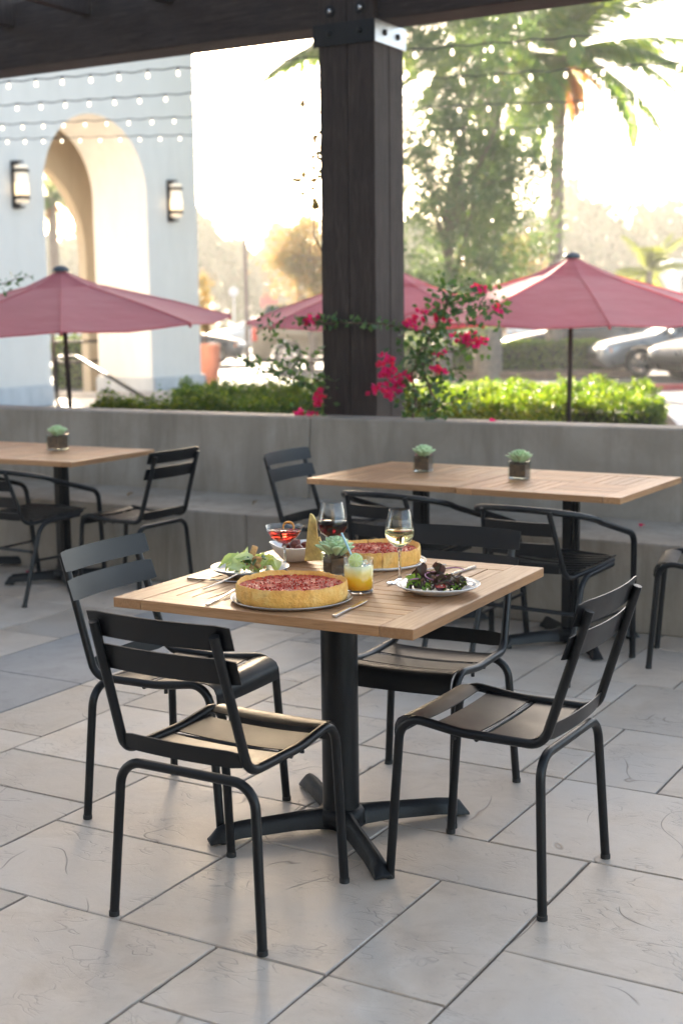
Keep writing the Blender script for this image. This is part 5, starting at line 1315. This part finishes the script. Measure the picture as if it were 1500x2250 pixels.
# terracotta planter with a shrub
tp_ = thing('terracotta_pot', 'tall terracotta pot beside the corner of the white building', 'plant pot', (-2.90, 30.6, 0))
MB().lathe([(0, 0), (0.17, 0), (0.19, 0.02), (0.235, 0.55), (0.245, 0.80), (0.255, 0.86), (0.25, 0.90), (0.215, 0.90), (0.21, 0.84), (0, 0.83)], 32).build('pot_body', M['terracotta'], tp_)
MB().lathe([(0, 0.835), (0.208, 0.84), (0, 0.85)], 20).build('potting_soil', M['soil'], tp_)
tree('potted_shrub', 'shrub growing from the tall terracotta pot', (-2.95, 30.6, 0.84), [((-3.0, 30.6, 1.35), (0.28, 0.25, 0.35), 1), ((-3.05, 30.6, 2.0), (0.2, 0.2, 0.5), .8)], 0.03, 40, 60, 0.08, 0.06, 'autumn', 47, 4, cat='shrub')

# ================================================================== CARS
def car(label, x, y, yaw, paint, kind='sedan', g='cars in the car park'):
    t = thing('parked_car', label, 'car', (x, y, 0.01), yaw, g)
    if kind == 'sedan':
        L0, Wd = 4.75, 1.80; W1, W2, wr = 0.93, 3.72, 0.335
        top = [(0.0, 0.42), (0.03, 0.60), (0.22, 0.72), (0.80, 0.84), (1.35, 0.93), (4.0, 1.02), (4.60, 1.00), (4.72, 0.85), (4.75, 0.45)]
        cab = [(1.28, 0.93), (2.05, 1.37), (2.6, 1.44), (3.15, 1.40), (4.10, 1.01)]
    else:
        L0, Wd = 5.0, 1.95; W1, W2, wr = 1.0, 4.0, 0.39
        top = [(0.0, 0.50), (0.02, 0.85), (0.12, 1.02), (1.20, 1.12), (1.45, 1.16), (4.86, 1.22), (4.97, 1.15), (5.0, 0.55)]
        cab = [(1.35, 1.15), (2.05, 1.72), (2.6, 1.80), (4.55, 1.78), (4.88, 1.21)]
    def arch(cx):
        rr_ = wr * 1.17; return [(cx + rr_ * math.cos(math.pi * k / 10), max(0.22, wr + rr_ * math.sin(math.pi * k / 10))) for k in range(11)]
    bot = [(L0 - 0.12, 0.24)] + [(a, b_) for a, b_ in arch(W2)] + [(a, b_) for a, b_ in arch(W1)] + [(0.15, 0.24)]
    prof = top + bot; hw = Wd / 2
    # body loft: narrower at nose, tail and shoulder
    def hwat(px_, pz): 
        e = min(px_, L0 - px_); k = 1 - 0.16 * max(0, 1 - e / 0.7) ** 2; return hw * k * (1 - 0.06 * max(0, (pz - 0.75)) / 0.3)
    vs = []; n = len(prof); lv = [(-1, 0.0), (-0.94, 0.035), (-0.5, 0.055), (0.5, 0.055), (0.94, 0.035), (1, 0.0)]
    for f, rise in lv:
        for i, (a, z) in enumerate(prof): vs.append(Vector((a, f * hwat(a, z), z + (rise if i < len(top) and 0 < i < len(top) - 1 else 0))))
    fs = [(r_ * n + i, r_ * n + (i + 1) % n, (r_ + 1) * n + (i + 1) % n, (r_ + 1) * n + i) for r_ in range(5) for i in range(n)] + [tuple(range(n)), tuple(range(5 * n, 6 * n))[::-1]]
    MB().add(vs, fs, True).build('body', M[paint], t)
    # glasshouse and roof
    vs = []; m = len(cab)
    for f in (-1, 1):
        for a, z in cab: vs.append(Vector((a, f * hw * (0.90 - 0.20 * (z - cab[0][1]) / 0.55), z - (0.012 if z > 1.3 else 0))))
    MB().add(vs, [(i, i + 1, i + 1 + m, i + m) for i in range(m - 1)] + [tuple(range(m)), tuple(range(m, 2 * m))[::-1]]).build('window_glass', M['carglass'], t)
    rf = MB(); inner = cab[1:-1]; b = []
    for f in (-1, -0.6, 0.6, 1):
        for a, z in inner: b.append(Vector((a, f * hw * (0.905 - 0.20 * (z - cab[0][1]) / 0.55), z + 0.004 + (0.02 if abs(f) < 1 else 0))))
    k = len(inner); rf.add(b, [(r_ * k + i, r_ * k + i + 1, (r_ + 1) * k + i + 1, (r_ + 1) * k + i) for r_ in range(3) for i in range(k - 1)], True).build('roof', M[paint], t)
    for f in (-1, 1):
        pb = MB()
        def side(a, z): return Vector((a, f * hw * (0.915 - 0.20 * (z - cab[0][1]) / 0.55), z))
        for (p, q) in ((cab[0], cab[1]), (cab[-2], cab[-1]), ((cab[2][0] + 0.05, cab[2][1] - 0.02), (cab[2][0] + 0.1, cab[0][1] + 0.02))): pb.tube([side(*p), side(*q)], 0.035, 6)
        pb.tube([side(*c_) for c_ in inner], 0.03, 6)
        pb.build('pillars', M[paint], t, kind='stuff')
        MB().box((cab[0][0] + 0.35, f * (hw + 0.08), cab[0][1] + 0.08), (0.14, 0.2, 0.13), taper=0.8).build('wing_mirror', M[paint], t, bevel=0.03)
        MB().box((0.20, f * hw * 0.70, 0.67), (0.34, 0.36, 0.12), Euler((0, -0.35, -f * 0.35)).to_matrix()).build('headlight', M['lamp'], t, bevel=0.03)
        MB().box((0.33, f * hw * 0.90, 0.62), (0.18, 0.06, 0.10)).build('indicator', M['amber'], t)
        MB().box((L0 - 0.09, f * hw * 0.74, 0.86 if kind == 'sedan' else 1.0), (0.16, 0.30, 0.14 if kind == 'sedan' else 0.4)).build('tail_light', M['redlamp'], t, bevel=0.02)
        for cx in (W1, W2):
            w = MB().lathe([(wr * 0.66, -0.10), (wr * 0.95, -0.10), (wr, -0.06), (wr, 0.06), (wr * 0.95, 0.10), (wr * 0.66, 0.10)], 28, closed=True).build('wheel', M['tyre'], t, loc=(cx, f * (hw - 0.12), wr), rot=(R(90) * -f, 0, 0))
            rb = MB().lathe([(wr * 0.60, 0.02), (wr * 0.67, 0.02), (wr * 0.67, 0.085), (wr * 0.60, 0.085)], 28, closed=True)
            for k5 in range(5):
                a = k5 * 2 * math.pi / 5; rb.box((wr * 0.33 * math.cos(a), wr * 0.33 * math.sin(a), 0.06), (wr * 0.62, 0.075, 0.03), Euler((0, 0, a)).to_matrix())
            rb.lathe([(0, 0.03), (wr * 0.16, 0.03), (wr * 0.14, 0.085), (0, 0.09)], 14)
            rb.build('rim', M['rim'], w)
    MB().box((0.0, 0, 0.48), (0.04, Wd * 0.55, 0.14)).build('grille', M['tyre'], t)
    MB().box((L0 / 2, 0, 0.26), (L0 * 0.9, Wd * 0.80, 0.12)).build('underside', M['tyre'], t)
    return t
car('silver saloon with bright alloy wheels at the right', X(1310, 31.6), 32.2, R(3), 'silver')
car('dark grey car nose on at the right edge of the picture', X(1475, 29), 29.3, R(24), 'darkcar')
car('dark saloon with lit amber indicator behind the clipped hedge', X(1112, 40), 40.5, R(8), 'darkcar')
car('dark blue estate behind the right umbrella pole', X(1222, 45), 46.5, R(4), 'navycar', 'suv')
car('pale car mostly hidden behind the date palm trunk', X(985, 46), 47, R(3), 'whitecar')
car('tan off-road car behind the twigs left of the post', X(556, 37.5) + 5.0, 38.6, R(180), 'tancar', 'suv')
car('dark blue saloon beside the terracotta pot', X(555, 42) - 0.2, 43, R(180), 'navycar')
car('white car in the far row beyond the left umbrella', X(445, 56), 57, R(12), 'whitecar')
car('silver car in the far row beyond the street lamp', X(560, 60), 62, R(5), 'silver')
car('pale car seen through the archway', -11.5, 41, R(5), 'whitecar')

# ================================================================== BOUGAINVILLEA
bv = thing('bougainvillea', 'bougainvillea with magenta flowers trained round the timber post', 'climbing plant', P(-3.6, 7.03, 0))
bo_ = bv.location
def bp(px, py, v=7.0): return atv(px, py, v) - bo_
paths = [
 ([(960, 935), (955, 880), (935, 830), (925, 780), (948, 735), (972, 690), (985, 650), (965, 632)], 0.010),
 ([(905, 935), (915, 870), (905, 820), (925, 770), (955, 720)], 0.009),
 ([(960, 735), (905, 725), (840, 712), (770, 708), (715, 710), (688, 702), (655, 708)], 0.006),
 ([(935, 800), (975, 775), (1020, 765), (1065, 745)], 0.006),
 ([(972, 700), (1010, 680), (1050, 672), (1090, 675)], 0.005),
 ([(1050, 672), (1070, 645), (1055, 632)], 0.004), ([(1075, 660), (1092, 682)], 0.003),
 ([(985, 655), (1005, 640), (1020, 625)], 0.003), ([(930, 790), (900, 760), (885, 735)], 0.004),
 ([(940, 850), (985, 830), (1000, 800)], 0.004), ([(950, 900), (1000, 880), (1040, 870)], 0.004), ([(915, 860), (880, 850), (860, 830)], 0.004),
 ([(712, 830), (680, 845), (640, 830), (600, 812), (555, 795), (530, 790)], 0.005),
 ([(690, 800), (650, 790), (630, 765), (620, 745)], 0.004), ([(640, 830), (650, 790), (665, 775)], 0.003),
 ([(600, 740), (590, 722), (584, 715)], 0.003), ([(712, 850), (690, 870), (700, 890)], 0.004), ([(700, 905), (670, 908), (650, 912)], 0.004),
 ([(712, 560), (697, 530), (688, 510), (690, 470), (700, 440)], 0.0055), ([(690, 470), (680, 430), (690, 400)], 0.003),
]
allpts = []
for i, (pp, r) in enumerate(paths):
    vv = 7.0 if i not in (18, 19) else 7.5
    q = [bp(x, y, vv + 0.02 * math.sin(i + k)) for k, (x, y) in enumerate(pp)]
    fine = []
    for a, b_ in zip(q[:-1], q[1:]):
        for k in range(5): fine.append(a.lerp(b_, k / 5) + Vector((rnd.uniform(-.006, .006), rnd.uniform(-.015, .015), rnd.uniform(-.006, .006))))
    fine.append(q[-1]); n = len(fine)
    MB().tube(fine, [r * (1 - 0.6 * k / n) for k in range(n)], 6).build('stem', M['twig'], bv)
    if i not in (18, 19): allpts += [(p, i) for p in fine]
g = np.random.default_rng(5); LP = []
for p, i in allpts:
    k = {0: 7, 1: 6, 2: 4, 3: 6, 4: 5, 9: 6, 10: 6, 11: 3, 12: 4, 13: 3}.get(i, 3)
    for _ in range(k): LP.append(np.array(p) + g.normal(size=3) * np.array([0.05, 0.05, 0.05]) * (1.0 if i not in (2, 12) else 0.42))
leafcloud('leaves', np.array(LP), 0.040, M['bougleaf'], bv, up=0.3, aspect=0.75, seed=5)
# flower clusters: papery bracts in threes
def bracts(px, py, rad, n, v=6.97, seed=0):
    rr = random.Random(seed); b = MB(); c = bp(px, py, v); rw = rad * 7.9 / F_PX
    for k in range(n):
        d = Vector((rr.gauss(0, 1), rr.gauss(0, 0.8), rr.gauss(0, 1))); d = d.normalized() * rw * rr.random() ** 0.4 * 0.95
        ax = Euler((rr.uniform(0, 6), rr.uniform(0, 6), rr.uniform(0, 6))).to_matrix(); s = rr.uniform(0.026, 0.038)
        for m3 in range(3):
            rot = ax @ Euler((0, -0.9, m3 * 2.094)).to_matrix()
            vs = [Vector((0, 0, 0)), Vector((s * .4, s * .33, s * .05)), Vector((s * .8, s * .25, s * .12)), Vector((s, 0, s * .1)), Vector((s * .8, -s * .25, s * .12)), Vector((s * .4, -s * .33, s * .05))]
            b.add([c + d + rot @ q for q in vs], [(0, 1, 2, 3), (0, 3, 4, 5)], False)
    b.build('flower_cluster', M['bract'], bv, fix=False)
for i, (x, y, r, n) in enumerate([(846, 812, 22, 26), (872, 838, 24, 26), (855, 858, 20, 20), (825, 853, 16, 10), (885, 828, 14, 10), (848, 790, 14, 8), (925, 688, 16, 9), (910, 708, 15, 9), (950, 690, 18, 12), (1020, 742, 16, 14), (1045, 748, 15, 12), (1062, 748, 10, 6), (1000, 738, 10, 5), (965, 778, 10, 5), (962, 805, 12, 7), (968, 818, 9, 5), (1055, 637, 12, 7), (1096, 680, 9, 6), (690, 702, 15, 8), (672, 706, 10, 4), (702, 868, 13, 12), (698, 886, 12, 9), (660, 911, 14, 9), (690, 914, 7, 4), (1090, 933, 9, 5), (897, 712, 9, 5), (978, 700, 9, 4)]):
    bracts(x, y, r, n, seed=i)
g2 = np.random.default_rng(8); Q = []
for (x, y) in [(690, 235), (672, 231), (664, 229), (700, 300), (697, 305), (698, 340), (688, 350), (690, 370), (665, 385), (650, 392), (655, 395), (690, 405), (663, 420), (690, 445), (695, 455), (702, 420), (704, 380), (704, 330), (686, 460)]:
    for _ in range(3): Q.append(np.array(bp(x, y, 7.5)) + g2.normal(size=3) * 0.014)
leafcloud('brown_leaves', np.array(Q), 0.06, M['autumn'], bv, up=0, aspect=0.6, seed=9)
MB().tube([bp(712, 262, 7.5), bp(700, 245, 7.5), bp(690, 236, 7.5), bp(664, 229, 7.5)], 0.003, 5).build('stem', M['twig'], bv)
# leafy sprig at the left edge
sp = thing('leafy_twig', 'leafy green twig poking in at the left edge above the umbrella', 'twig', atv(-40, 640, 7.4))
tw_ = [atv(x, y, 7.4) - sp.location for x, y in ((-60, 660), (-20, 630), (10, 622), (35, 612), (68, 606))]
MB().tube(tw_, [0.006, 0.005, 0.004, 0.003, 0.002], 6).build('stem', M['twig'], sp)
Q = [np.array(atv(x, y, 7.4) - sp.location) + g2.normal(size=3) * 0.012 for x, y in [(12, 615), (20, 625), (22, 635), (30, 612), (45, 605), (50, 612), (62, 608), (68, 606), (5, 635), (2, 632), (22, 645), (8, 648), (-10, 640), (40, 618), (28, 606)] for _ in range(2)]
leafcloud('leaves', np.array(Q), 0.045, M['darkgreen'], sp, up=0, aspect=0.45, seed=12)
